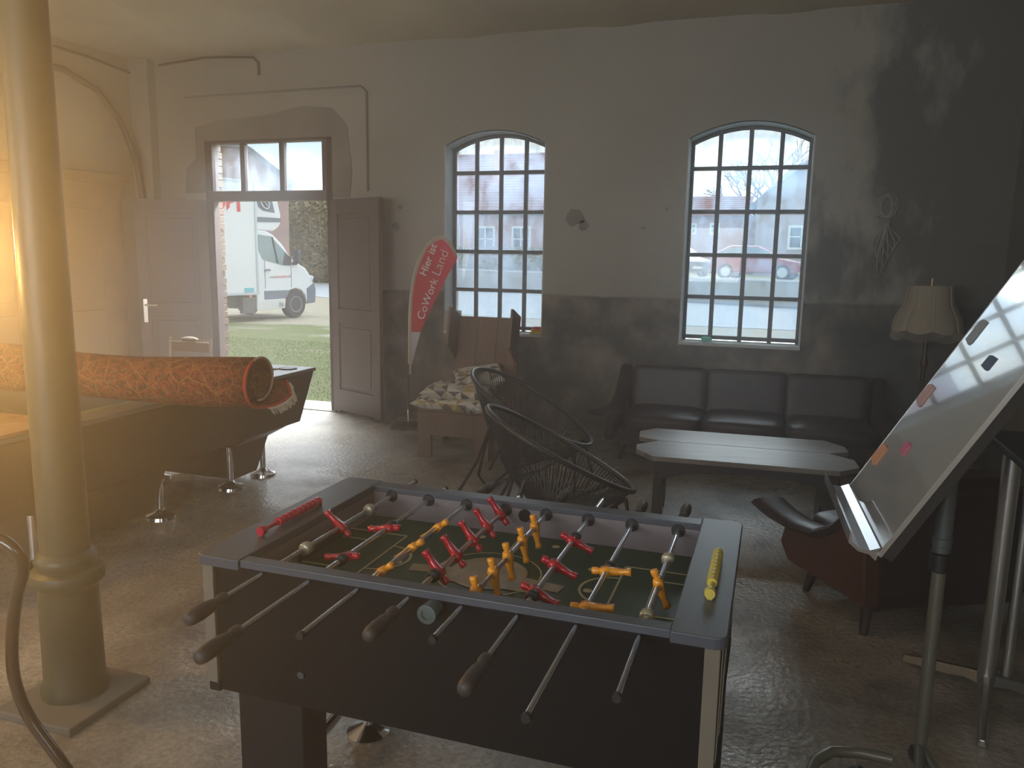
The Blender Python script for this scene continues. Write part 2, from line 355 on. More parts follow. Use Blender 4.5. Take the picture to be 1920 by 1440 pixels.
# ------------------------------------------------------------------ windows
def window(name, x0, x1, glass):
    root = struct(bpy.data.objects.new(name, None)); COL.objects.link(root); root.location = (x0, YF, ZS)
    w = x1-x0; Y = .215
    zb = [2.375-ZS, 2.01-ZS, 1.64-ZS, 1.275-ZS]
    top = lambda x: ZSP-ZS + RISE*(1-(2*x/w-1)**2) - .012
    # plaster lining of the reveal
    g = G()
    for xx in (.004, w-.004): g.box((xx, .11, (ZSP-ZS)/2), (.012, .216, ZSP-ZS))
    g.ob('reveal', M_REVEAL, root)
    lin = G(); n = 12
    r1 = [(w*i/n, 0.002, top(w*i/n)+.004) for i in range(n+1)]; r2 = [(w*i/n, .215, top(w*i/n)+.004) for i in range(n+1)]
    lin.loft([r1, r2, [(a, b, c+.008) for a, b, c in r2], [(a, b, c+.008) for a, b, c in r1]], closed_ring=False, caps=False).ob('arch_lining', M_REVEAL, root)
    G().box((w/2, .17, -.008), (w, .38, .03)).ob('sill', M_REVEAL, root, bevel=.006)
    # iron frame
    f = G()
    for xx in (.022, w-.022): f.box((xx, Y, (ZSP-ZS)/2), (.03, .04, ZSP-ZS))
    f.box((w/2, Y, .035), (w, .04, .035)); f.ob('frame', M_IRON, root, bevel=.003)
    fa = G(); fa.tube([(w*i/n, Y, top(w*i/n)-.014) for i in range(n+1)], .017, 6); fa.ob('frame', M_IRON, root)
    vx = [w*i/4 for i in (1, 2, 3)]
    for x in vx: G().box((x, Y, top(x)/2), (.036, .034, top(x))).ob('glazing_bar', M_IRON, root, bevel=.004)
    for z in zb: G().box((w/2, Y+.002, z), (w-.03, .03, .034)).ob('glazing_bar', M_IRON, root, bevel=.004)
    xs = [.035] + vx + [w-.035]; zs = [.05] + zb[::-1] + [None]
    for i in range(4):
        for j in range(5):
            a, b = xs[i]+.004, xs[i+1]-.004; lo = zs[j]; hi = zs[j+1]
            if hi is None: poly = [(a, lo), (b, lo)] + [(b+(a-b)*t/4, top(b+(a-b)*t/4)-.01) for t in range(5)]
            else: poly = [(a, lo), (b, lo), (b, hi), (a, hi)]
            G().prism(poly, Y+.006+.0015*random.random(), Y+.010, 'y').ob('pane', glass, root)
    return root
win1 = window('window_1', *W1, M_GLASS1); win2 = window('window_2', *W2, M_GLASS2)

# ------------------------------------------------------------------ door_1 with transom and two open leaves
d1 = struct(bpy.data.objects.new('door_1', None)); COL.objects.link(d1); d1.location = (-4.94, YF, 0)
X = lambda x: x + 4.94
fr = G()
fr.box((X(-5.645), .04, 1.36), (.09, .10, 2.72)); fr.box((X(-4.222), .04, 1.36), (.064, .10, 2.72))
fr.box((X(-4.94), .04, 2.705), (1.5, .10, .03))
fr.ob('frame', M_DOOR, d1, bevel=.005)
G().box((X(-4.95), .03, 2.165), (1.42, .12, .10)).ob('transom_bar', M_DOOR, d1, bevel=.008)
for x in (-5.235, -4.769): G().box((X(x), .03, 2.455), (.055, .06, .48)).ob('glazing_bar', M_DOOR, d1, bevel=.004)
G().box((X(-4.28), .03, 2.455), (.055, .06, .48)).ob('glazing_bar', M_DOOR, d1, bevel=.004)
for a, b in ((-5.66, -5.262), (-5.208, -4.797), (-4.742, -4.307)): G().box((X((a+b)/2), .04, 2.455), (b-a, .004, .49)).ob('pane', M_GLASS3, d1)
def leaf(hx, ang, w, flip, handle):
    """one leaf of the double door; local x runs from the hinge, local y is its face"""
    hgt = 2.11
    g = G(); st = .11
    g.box((st/2, 0, hgt/2), (st, .045, hgt)); g.box((w-st/2, 0, hgt/2), (st, .045, hgt))
    for z, hh in ((.13, .22), (.98, .14), (hgt-.07, .14)): g.box((w/2, 0, z), (w-2*st+.01, .045, hh))
    o = g.ob('door_leaf', M_DOOR, d1, bevel=.004, loc=(X(hx), -.01, .01), rot=(0, 0, ang))
    for z0, z1 in ((.24, .91), (1.05, hgt-.14)):
        p = G(); p.box((w/2, 0, (z0+z1)/2), (w-2*st+.004, .018, z1-z0)); p.box((w/2, 0, (z0+z1)/2), (w-2*st-.09, .030, z1-z0-.09)); p.ob('door_panel', M_DOOR, o, bevel=.004)
    for z, hh in ((.24, 0), (.91, 0), (1.05, 0), (hgt-.14, 0)): pass
    if handle:
        q = G(); s = flip
        q.box((w-.055, s*.028, .97), (.038, .010, .24)); q.cyl((w-.055, s*.03, 1.03), (w-.055, s*.075, 1.03), .010, n=10)
        q.tube([(w-.055, s*.07, 1.03), (w-.09, s*.078, 1.03), (w-.175, s*.072, 1.032)], .010, 8); q.ob('handle', mat('satin_aluminium', (.7, .69, .66), .35, 1.), o, smooth=True)
    return o
leaf(-5.68, math.atan2(-.55, -.835), .70, 1, True)
leaf(-4.20, math.atan2(-.40, .91), .76, -1, False)

# ------------------------------------------------------------------ outside
M_GRASS = mat('trampled_lawn', srgb(140, 152, 92), .95, bump=(6, .8, .03))
def ground_material():
    n, b = nodes(M_GRASS); L = n.links.new; N = n.nodes.new
    g = N('ShaderNodeNewGeometry'); sx = N('ShaderNodeSeparateXYZ'); L(g.outputs['Position'], sx.inputs[0])
    a = N('ShaderNodeTexNoise'); a.inputs['Scale'].default_value = .55; a.inputs['Detail'].default_value = 9; a.inputs['Roughness'].default_value = .65; L(g.outputs['Position'], a.inputs['Vector'])
    f = N('ShaderNodeTexNoise'); f.inputs['Scale'].default_value = 9; f.inputs['Detail'].default_value = 6; L(g.outputs['Position'], f.inputs['Vector'])
    gr = N('ShaderNodeMix'); gr.data_type = 'RGBA'; gr.inputs[6].default_value = srgb(70, 88, 36); gr.inputs[7].default_value = srgb(112, 120, 70); L(f.outputs['Fac'], gr.inputs[0])
    di = N('ShaderNodeMix'); di.data_type = 'RGBA'; di.inputs[6].default_value = srgb(120, 113, 94); di.inputs[7].default_value = srgb(172, 167, 150); L(f.outputs['Fac'], di.inputs[0])
    # bare earth grows with distance and eastwards
    y = N('ShaderNodeMapRange'); y.inputs[1].default_value = 11.2; y.inputs[2].default_value = 19; y.inputs[3].default_value = -.22; y.inputs[4].default_value = .2; L(sx.outputs['Y'], y.inputs[0])
    xx = N('ShaderNodeMapRange'); xx.inputs[1].default_value = -12; xx.inputs[2].default_value = -5; xx.inputs[3].default_value = -.06; xx.inputs[4].default_value = .14; L(sx.outputs['X'], xx.inputs[0])
    s1 = N('ShaderNodeMath'); s1.operation = 'ADD'; L(a.outputs['Fac'], s1.inputs[0]); L(y.outputs[0], s1.inputs[1])
    s2 = N('ShaderNodeMath'); s2.operation = 'ADD'; L(s1.outputs[0], s2.inputs[0]); L(xx.outputs[0], s2.inputs[1])
    r = N('ShaderNodeMapRange'); r.inputs[1].default_value = .44; r.inputs[2].default_value = .56; L(s2.outputs[0], r.inputs[0])
    mx = N('ShaderNodeMix'); mx.data_type = 'RGBA'; L(r.outputs[0], mx.inputs[0]); L(gr.outputs[2], mx.inputs[6]); L(di.outputs[2], mx.inputs[7]); L(mx.outputs[2], b.inputs['Base Color'])
ground_material()
gg = G(); gg.b.faces.new([gg.b.verts.new(p) for p in ((-40, YO, -.1), (30, YO, -.1), (30, 40, -.1), (-40, 40, -.1))])
struct(gg.ob('ground', M_GRASS))
# blades of grass near the door
gb = G(); rnd = random.Random(3)
for _ in range(24000):
    x = rnd.uniform(-10.5, -4.2); y = rnd.uniform(7.6, 13.2)
    h = rnd.uniform(.008, .030); a = rnd.uniform(0, PI); w = .004
    p = Vector((x, y, -.1)); t = Vector((math.cos(a)*w, math.sin(a)*w, 0))
    vs = [gb.b.verts.new(p-t), gb.b.verts.new(p+t), gb.b.verts.new(p + Vector((rnd.uniform(-.02, .02), rnd.uniform(-.02, .02), h)))]
    gb.b.faces.new(vs)
go = gb.ob('grass', mat('grass_blades', srgb(76, 96, 36), .8, noise=(2, 1, srgb(106, 116, 54)))); stuff(go); tag(go, 'short green lawn outside the open door', 'grass')
# road, kerb and garden wall run obliquely
M_ROAD = mat('pale_asphalt', srgb(160, 168, 176), .8, noise=(1.5, .6, srgb(150, 158, 166)))
rd = G(); rd.b.faces.new([rd.b.verts.new(p) for p in ((-40, 41, -.09), (-17.3, 27.2, -.09), (-8, 20.9, -.09), (12, 20.2, -.09), (24, 18, -.09), (24, 21.5, -.09), (-1, 31.0, -.09), (-14.5, 37.6, -.09), (-40, 50, -.09))])
struct(rd.ob('road', M_ROAD))
wl = [(-36, 47.2), (-14.5, 38.2), (-1, 31.5), (8, 27.2), (22, 21)]
gw = G(); cp = G(); kb = G()
for (x0, y0), (x1, y1) in zip(wl, wl[1:]):
    d = Vector((x1-x0, y1-y0, 0)); ln = d.length; a = math.atan2(d.y, d.x); c = ((x0+x1)/2, (y0+y1)/2)
    gw.box((c[0], c[1], .37), (ln, .25, .95), (0, 0, a)); cp.box((c[0], c[1], .87), (ln, .33, .07), (0, 0, a)); kb.box((c[0]-.3, c[1]-.7, -.05), (ln, .14, .12), (0, 0, a))
gwo = thing('garden_wall', 'low rendered garden wall with pale coping across the road', 'wall'); gw.ob('wall_face', mat('grey_render', srgb(164, 162, 150), .9, noise=(2, .7, srgb(140, 138, 126))), gwo); cp.ob('coping', mat('pale_coping', srgb(196, 198, 194), .8), gwo)
struct(kb.ob('kerb', mat('kerb_stone', srgb(120, 124, 130), .8)))
tr = G(); tr.b.faces.new([tr.b.verts.new(p) for p in ((-60, 58, .78), (-36, 47.2, .78), (-14.5, 38.2, .78), (-1, 31.5, .78), (8, 27.2, .78), (22, 21, .78), (60, 60, .78), (0, 90, .78), (-60, 90, .78))])
struct(tr.ob('terrace_ground', mat('far_lawn', srgb(136, 148, 96), .95, noise=(.4, .9, srgb(170, 160, 128)))))

# ---- houses
M_REDB = mat('red_brick', srgb(168, 104, 86), .9); M_TILE = mat('clay_tiles', srgb(150, 84, 66), .8); M_WWOOD = mat('white_frame', srgb(226, 230, 228), .6)
M_HGLASS = mat('house_glass', srgb(70, 84, 94), .15)
def brick_nodes(m, c1, c2, mortar, sc):
    n, b = nodes(m); L = n.links.new; N = n.nodes.new; t = N('ShaderNodeTexCoord'); mm = N('ShaderNodeMapping'); mm.inputs['Rotation'].default_value = (PI/2, 0, 0)
    k = N('ShaderNodeTexBrick'); k.inputs['Color1'].default_value = c1; k.inputs['Color2'].default_value = c2; k.inputs['Mortar'].default_value = mortar; k.inputs['Scale'].default_value = sc
    k.inputs['Brick Width'].default_value = .25; k.inputs['Row Height'].default_value = .08; k.inputs['Mortar Size'].default_value = .012
    L(t.outputs['Object'], mm.inputs[0]); L(mm.outputs[0], k.inputs[0]); L(k.outputs[0], b.inputs['Base Color'])
brick_nodes(M_REDB, srgb(176, 104, 84), srgb(150, 88, 72), srgb(190, 170, 156), 1.0)
def tiled_roof(name, m, parent, p0, p1, p2, p3, rows=14, th=.05):
    """roof slope between eave p0-p1 and ridge p3-p2, built of overlapping courses"""
    g = G(); p0, p1, p2, p3 = map(Vector, (p0, p1, p2, p3)); nrm = (p1-p0).cross(p3-p0).normalized()
    if nrm.z < 0: nrm = -nrm
    for i in range(rows):
        a, b = i/rows, (i+1.12)/rows; b = min(b, 1)
        q = [p0.lerp(p3, a)+nrm*th, p1.lerp(p2, a)+nrm*th, p1.lerp(p2, b)+nrm*.01, p0.lerp(p3, b)+nrm*.01]
        lo = [p0.lerp(p3, a)-nrm*.02, p1.lerp(p2, a)-nrm*.02]
        v = [g.b.verts.new(x) for x in q+lo]; g.b.faces.new(v[:4]); g.b.faces.new((v[0], v[4], v[5], v[1]))
    return g.ob(name, m, parent)
def house_window(parent, x, y, z, w, h, cross=True):
    g = G(); g.box((x, y, z), (w+.24, .10, h+.24)); o = g.ob('window', M_WWOOD, parent)
    t = G(); t.box((x, y-.052, z), (w, .03, h)); t.ob('glass', M_HGLASS, o)
    if cross:
        q = G(); q.box((x, y-.075, z), (.07, .03, h)); q.box((x, y-.075, z+.04), (w, .03, .06)); q.ob('glazing_bar', M_WWOOD, o)
# brick house opposite, seen through the left window
h1 = thing('brick_house', 'long red brick house with white windows and a large tiled roof', 'house', (-15.5, 44, .78))
HX = lambda x: x+15.5; HZ = lambda z: z-.78
G().box((HX(-15.1), 4.5, HZ(2.5)), (13.0, 9, 3.6)).ob('wall', M_REDB, h1)
for x in (-20.9, -18.55, -16.35, -14.15, -11.9, -9.6): house_window(h1, HX(x), -.02, HZ(2.55), .92, 1.30)
tiled_roof('roof', mat('dark_red_tiles', srgb(126, 78, 70), .8, noise=(3, .6, srgb(150, 100, 88))), h1, (HX(-22), -.5, HZ(4.05)), (HX(-8.3), -.5, HZ(4.05)), (HX(-8.3), 4.5, HZ(8.0)), (HX(-22), 4.5, HZ(8.0)), 22)
G().box((HX(-15.15), -.5, HZ(4.0)), (13.7, .16, .14)).ob('gutter', mat('zinc', srgb(150, 160, 168), .4, .6), h1)
ch = G(); ch.box((HX(-15.95), .8, HZ(6.7)), (.34, .4, 2.0)); ch.ob('chimney', mat('orange_brick', srgb(196, 112, 84), .9), h1)
# small brick house at the right edge of the doorway
h2 = thing('corner_house', 'red brick house corner with orange tiled roof beyond the van', 'house', (-27.6, 46, .78))
KX = lambda x: x+27.6
G().box((KX(-26.4), 3, 1.5), (5.0, 6, 3.0)).ob('wall', M_REDB, h2)
tiled_roof('roof', mat('orange_tiles', srgb(190, 112, 84), .8, noise=(2.5, .9, srgb(140, 84, 70), (3, 1, 1))), h2, (KX(-29.5), -.4, 3.0), (KX(-23), -.4, 3.0), (KX(-23), 3, 6.2), (KX(-28.2), 3, 6.2), 16, .06)
gt = G(); gt.box((KX(-26.2), -.42, 2.98), (6.6, .14, .12)); gt.cyl((KX(-28.72), -.1, -.1), (KX(-28.72), -.1, 2.7), .07, n=8); gt.tube([(KX(-28.72), -.1, 2.6), (KX(-28.9), -.4, 2.9)], .07, 8); gt.ob('downpipe', mat('zinc', srgb(150, 160, 168), .4, .6), h2)
house_window(h2, KX(-27.1), -.02, 1.7, .8, 1.4, False)
# house seen through the right window, left half
h3 = thing('far_house', 'low brick house with small white windows behind parked cars', 'house', (-3.2, 50, .78))
JX = lambda x: x+3.2
G().box((JX(-4.6), 3.5, HZ(2.5)), (6.6, 7, 3.5)).ob('wall', M_REDB, h3)
tiled_roof('roof', MC['dark_red_tiles'], h3, (JX(-8.1), -.4, HZ(4.2)), (JX(-1.7), -.4, HZ(4.2)), (JX(-1.7), 3, HZ(5.6)), (JX(-8.1), 3, HZ(5.6)), 10)
for x in (-5.1, -3.75, -6.5): house_window(h3, JX(x), -.02, HZ(3.45), .34, .44)
# big gable house at the right
h4 = thing('gable_house', 'tall pale house with steep roof rising at right of the far houses', 'house', (2.6, 44, .78))
LX = lambda x: x-2.6
g = G(); g.prism([(LX(-1.2), 0), (LX(7.5), 0), (LX(7.5), HZ(4.6)), (LX(3.3), HZ(7.8)), (LX(.35), HZ(6.3)), (LX(-1.2), HZ(4.8))], 0, 9, 'y'); g.ob('wall', mat('pale_pink_render', srgb(176, 150, 146), .9, noise=(.7, .9, srgb(150, 156, 160))), h4)
tiled_roof('roof', MC['dark_red_tiles'], h4, (LX(-1.6), -.4, HZ(4.4)), (LX(-1.6), 9, HZ(4.4)), (LX(3.3), 9, HZ(8.1)), (LX(3.3), -.4, HZ(8.1)), 14)
house_window(h4, LX(1.1), -.02, HZ(2.8), 1.1, 1.0)
# gabled house behind the van
h5 = thing('gabled_barn', 'dark gabled house with brick front behind the white van', 'house', (-22.55, 30.5, -.1), math.radians(36))
g = G(); g.prism([(-6, 0), (1.55, 0), (1.6, 4.8), (0, 6.0), (-.4, 6.22), (-6, 6.3)], 0, 6, 'y'); g.ob('wall', mat('dull_brick', srgb(170, 140, 130), .9, noise=(1, .8, srgb(130, 116, 116))), h5)
g = G(); g.prism([(-6, 6.3), (-.42, 6.22), (0, 6.0), (1.75, 4.66), (1.9, 4.80), (.08, 6.22), (-.38, 6.46), (-6, 6.55)], -.4, 6.3, 'y'); g.ob('roof', mat('slate', srgb(104, 108, 114), .7), h5)
# ---- hedges, trees
def leaf_mass(name, m, centre, dims, n, seed, sz=.22, label=None, cat=None, parent=None):
    g = G(); r = random.Random(seed)
    for _ in range(n):
        while True:
            p = Vector((r.uniform(-1, 1), r.uniform(-1, 1), r.uniform(-1, 1)))
            if p.length < 1 and p.length > r.random()*.9: break
        c = Vector(centre) + Vector((p.x*dims[0], p.y*dims[1], p.z*dims[2])); a = Vector((r.gauss(0, 1), r.gauss(0, 1), r.gauss(0, 1))).normalized()*sz*r.uniform(.5, 1.3); b = a.orthogonal().normalized()*sz*r.uniform(.2, .6)
        g.b.faces.new([g.b.verts.new(c-a), g.b.verts.new(c+b), g.b.verts.new(c+a), g.b.verts.new(c-b)])
    o = g.ob(name, m, parent); stuff(o)
    if label: tag(o, label, cat)
    return o
M_HEDGE = mat('winter_hedge', srgb(112, 116, 84), .95, noise=(.5, 1, srgb(150, 140, 112)))
M_BARK = mat('bark', srgb(92, 88, 84), .9)
leaf_mass('hedge', M_HEDGE, (-25.8, 40.5, 2.1), (4.2, 1.3, 3.0), 20000, 5, .17, 'tall scrubby brown hedge between van and corner house', 'hedge')
leaf_mass('shrubs', mat('green_shrub', srgb(98, 116, 70), .95, noise=(1, 1, srgb(130, 132, 90))), (-27.0, 44.9, 1.35), (2.4, .5, .55), 1600, 6, .14, 'low green shrubs at foot of corner house', 'shrub')
leaf_mass('garden_hedge', mat('olive_hedge', srgb(118, 122, 92), .95, noise=(1, 1, srgb(150, 146, 116))), (-14.5, 42.0, 1.25), (7, 1.0, .85), 6000, 8, .16, 'olive garden hedge below the white house windows', 'hedge')
def bare_tree(name, base, h, seed, label, lean=(0, 0)):
    root = thing(name, label, 'tree', base); r = random.Random(seed); g = G()
    def br(p, d, ln, rad, lv):
        q = p + d*ln; mid = p.lerp(q, .5) + Vector((r.gauss(0, .04), r.gauss(0, .04), 0))*ln
        g.tube([p, mid, q], [rad, rad*.85, rad*.65], 5 if lv < 3 else 3, caps=False)
        if lv >= 6: return
        for _ in range(3 if lv < 4 else 2):
            a = Vector((r.gauss(0, 1), r.gauss(0, 1), r.gauss(0, .6))).normalized()
            nd = (d + a*r.uniform(.45, .9) + Vector((0, 0, .12))).normalized(); br(q if r.random() < .6 else mid.lerp(q, .6), nd, ln*r.uniform(.62, .82), rad*.62, lv+1)
    br(Vector((0, 0, 0)), Vector((lean[0], lean[1], 1)).normalized(), h*.27, h*.022, 0)
    o = g.ob('branches', M_BARK, root); stuff(o); return root
bare_tree('bare_tree', (3.4, 29.5, .7), 10.5, 11, 'bare branching tree at right behind the garden wall', (-.25, 0))
bare_tree('bare_tree', (-.6, 60, .7), 11, 5, 'small distant bare tree above low far house roof')
bare_tree('conifer', (-25.6, 60, .7), 9, 9, 'distant tree top above the horizon in the door transom')
# ---- van
M_VW = mat('van_white', srgb(206, 212, 216), .35, coat=.3); M_VG = mat('van_grey', srgb(96, 108, 124), .5); M_TYRE = mat('tyre', srgb(52, 54, 58), .8)
M_VGL = mat('van_glass', srgb(96, 124, 128), .08, coat=1.); M_RED = mat('red_print', srgb(206, 62, 74), .5); M_GREY = mat('grey_print', srgb(120, 126, 134), .5)
van = thing('box_van', 'white box van with cab-over roof pod parked on the lawn', 'van', (-11.97, 17.9, -.1), math.radians(90-12))
# local: x forward, y to the van's left; the visible side is y = 0
cab = G(); cab.prism([(-1.30, .27), (-.42, .27), (-.40, .45), (-.30, .62), (-.16, .74), (.02, .78), (.22, .72), (.36, .58), (.42, .36), (.66, .40), (.70, .72), (.65, .90), (.60, 1.03), (.50, 1.16), (.38, 1.30), (.07, 1.45), (-.14, 1.58), (-.43, 1.92), (-.72, 2.14), (-.95, 2.23), (-1.30, 2.24)], 0, 1.95, 'y')
cab.ob('cab', M_VW, van, bevel=.03)
g = G(); g.prism([(-1.2, 2.13), (-.79, 2.09), (-.40, 1.77), (-.14, 1.56), (-.15, 1.37), (-.44, 1.38), (-1.08, 1.52), (-1.20, 1.75)], -.012, .02, 'y'); go_ = g.ob('side_window', M_VGL, van)
g = G(); g.tube([(-.76, -.014, 2.08), (-.60, -.014, 1.44)], .025, 6); g.prism([(-.15, 1.37), (-.14, 1.56), (-.36, 1.72), (-.42, 1.38)], -.02, 0, 'y'); g.ob('window_pillar', mat('van_black', srgb(46, 52, 60), .5), van)
g = G(); g.box((-.02, -.12, 1.60), (.13, .20, .34)); g.box((-.06, -.05, 1.42), (.14, .12, .07)); g.ob('wing_mirror', mat('van_black', srgb(46, 52, 60), .5), van, bevel=.03)
g = G(); g.prism([(-1.06, .52), (-.33, .53), (-.20, .74), (-1.06, .74)], -.012, .01, 'y'); g.prism([(.42, .36), (.70, .38), (.73, .72), (.67, .92), (.40, .76)], -.012, 1.96, 'y'); g.ob('grey_trim', M_VG, van, bevel=.01)
g = G(); g.prism([(-1.32, .26), (-.40, .28), (-.36, .52), (-1.10, .50), (-1.32, .44)], -.02, .02, 'y'); g.ob('side_skirt', mat('skirt_grey', srgb(196, 200, 198), .5), van, bevel=.008)
G().tube([(-1.04, -.02, 1.25), (-.96, -.05, 1.27), (-.86, -.02, 1.26)], .02, 6).ob('door_handle', M_VG, van)
G().box((.60, .12, 1.02), (.10, .26, .16), (0, .5, 0)).ob('headlamp', mat('lamp_glass', srgb(180, 200, 210), .1, coat=1.), van, bevel=.02)
g = G(); g.tube([(-1.02, -.006, y) for y in (.8, 1.5)], .006, 4); g.tube([(-.14, -.006, .8), (-.14, -.006, 1.36)], .006, 4); g.ob('door_seam', M_GREY, van)
bx = G(); bx.box((-3.45, .98, 2.04), (4.30, 2.1, 2.70)); bx.ob('cargo_box', M_VW, van, bevel=.02)
g = G(); g.box((-3.45, -.075, .69), (4.3, .03, .06)); g.box((-3.45, -.075, 3.38), (4.3, .03, .05)); g.box((-1.32, -.075, 2.04), (.06, .03, 2.7)); g.ob('box_edge_profile', mat('alu_profile', srgb(178, 190, 196), .4, .5), van)
g = G(); g.box((-3.3, .95, .48), (4.0, 1.5, .26)); g.box((-1.55, .05, .40), (.40, .12, .40)); g.ob('chassis', mat('dirty_underframe', srgb(96, 98, 96), .9), van)
pod = G(); pod.prism([(-1.28, 2.23), (-.69, 2.23), (-.52, 2.33), (-.44, 2.44), (-.44, 2.66), (-.53, 2.98), (-.66, 3.22), (-.98, 3.30), (-1.28, 3.38)], .0, 2.0, 'y'); pod.ob('roof_pod', M_VW, van, bevel=.03)
g = G(); g.prism([(-1.22, 2.43), (-.45, 2.46), (-.45, 2.56), (-1.22, 2.56)], -.012, .01, 'y'); g.prism([(-1.22, 2.98), (-1.16, 2.80), (-1.02, 2.72), (-.64, 2.68), (-.72, 2.98), (-.86, 3.12), (-1.18, 3.14)], -.012, .01, 'y'); g.ob('grey_stripe', M_VG, van)
G().tube([(-.97 + .15*math.cos(t)*math.cos(.6) - .08*math.sin(t)*math.sin(.6), -.03, 2.90 - .15*math.cos(t)*math.sin(.6) - .10*math.sin(t)) for t in [2*PI*i/20 for i in range(20)]], .022, 6, closed=True).ob('emblem_ring', mat('emblem_silver', srgb(180, 186, 192), .3, .6), van)
G().tube([(-1.05, -.03, 2.95), (-.98, -.035, 2.93), (-.90, -.03, 2.84)], .02, 6).ob('emblem_bar', MC['emblem_silver'], van)
g = G(); g.box((-1.60, -.08, .78), (.28, .01, .10)); dec = g.ob('sticker', mat('teal_sticker', srgb(86, 176, 192), .5), van)
G().lathe([(.0, -.1), (.035, -.1), (.035, -.07), (0, -.07)], 10, (-1.58, 0, .63), 'y').ob('side_reflector', mat('orange_reflector', srgb(220, 120, 80), .4), van)
SIDE = lambda x, y, z: Matrix.Translation((x, y, z)) @ Matrix.Rotation(PI/2, 4, 'X')
text('OBI', .55, M_RED, van, SIDE(-2.66, -.082, 2.67), offset=.02)
text('86', .17, M_GREY, van, SIDE(-.62, -.028, .32), shear=.15)
text('www.', .10, M_GREY, van, SIDE(-.88, -.014, 1.055)); text('mos-sierra', .10, M_RED, van, SIDE(-.68, -.014, 1.062)); text('.de', .10, M_GREY, van, SIDE(-.27, -.014, 1.07))
def wheel(x, y, side):
    t = G(); t.lathe([(.20, -.11), (.33, -.11), (.36, -.07), (.36, .07), (.33, .11), (.20, .11)], 28, (0, 0, 0), 'y'); o = t.ob('wheel', M_TYRE, van, smooth=True, loc=(x, y, .36))
    r = G(); r.lathe([(.0, -.10), (.07, -.10), (.09, -.06), (.13, -.06), (.17, -.105), (.205, -.112), (.205, -.08)], 24, (0, 0, 0), 'y', caps=False)
    for k in range(14):
        a = 2*PI*k/14; r.box((.15*math.cos(a), -.095, .15*math.sin(a)), (.035, .01, .012), (0, -a, 0))
    r.ob('rim', mat('steel_rim', srgb(196, 204, 208), .4, .5), o, rot=(0, 0, 0 if side else PI))
wheel(.02, .12, 1); wheel(.02, 1.82, 0); wheel(-3.6, .15, 1); wheel(-3.6, 1.8, 0)
# ---- parked cars
def car(name, label, loc, rz, paint, L=4.2):
    c = thing(name, label, 'car', loc, rz)
    k = L/4.2; b = G(); prof = [(-2.1, .35), (-1.75, .28), (1.75, .28), (2.08, .38), (2.10, .62), (1.95, .78), (1.1, .92), (.55, 1.25), (.1, 1.42), (-1.1, 1.44), (-1.75, 1.15), (-2.05, .9)]
    b.prism([(x*k, z) for x, z in prof], -.85, .85, 'y'); b.ob('body', paint, c, bevel=.07)
    w = G(); w.prism([(.95*k, .95), (.50*k, 1.22), (.08*k, 1.34), (-1.05*k, 1.36), (-1.6*k, 1.12), (-1.5*k, .96)], -.87, .87, 'y'); w.ob('windows', M_VGL, c)
    for x in (-1.3*k, 1.3*k):
        for y in (-.80, .80):
            t = G(); t.lathe([(.12, -.1), (.31, -.1), (.33, -.07), (.33, .07), (.31, .1), (.12, .1)], 20, (0, 0, 0), 'y'); o = t.ob('wheel', M_TYRE, c, loc=(x, y, .33))
            r = G(); r.lathe([(.03, -.105), (.2, -.105), (.21, -.1)], 16, (0, 0, 0), 'y')
            r.ob('rim', MC['steel_rim'], o)
    g = G(); g.box((2.06*k, 0, .62), (.05, 1.1, .16)); g.ob('grille', M_TYRE, c, bevel=.02)
    g = G(); g.box((2.0*k, -.62, .72), (.12, .3, .12)); g.box((2.0*k, .62, .72), (.12, .3, .12)); g.ob('headlamps', MC['lamp_glass'], c, bevel=.02)
    G().box((2.10*k, 0, .45), (.03, .5, .11)).ob('number_plate', M_WWOOD, c)
    return c
car('car', 'dark red hatchback parked above the garden wall', (-.75, 35.6, .78), math.radians(-12), mat('car_red', srgb(150, 62, 68), .3, coat=.6), 3.8)
car('car', 'dark grey car seen from its front beside the red one', (-4.7, 38.4, .78), math.radians(-50), mat('car_grey', srgb(96, 108, 118), .3, coat=.6), 4.0)

# ------------------------------------------------------------------ column
M_COL = mat('green_grey_iron', srgb(84, 80, 58), .42, noise=(3, .5, srgb(70, 68, 48)))
cl = G(); cl.lathe([(.112, .03), (.112, .06), (.100, .09), (.096, .42), (.102, .435), (.118, .45), (.122, .47), (.116, .49), (.094, .50), (.098, .515), (.101, .53), (.096, .545), (.080, .56), (.080, .6), (.076, 1.5), (.070, 2.6), (.068, ZC)], 36)
colo = struct(cl.ob('column', M_COL, smooth=True, loc=(-2.305, 2.0, 0)))
struct(G().box((-2.29, 1.98, .015), (.34, .36, .03)).ob('column_plinth', mat('plinth_concrete', srgb(112, 106, 96), .9), bevel=.006))

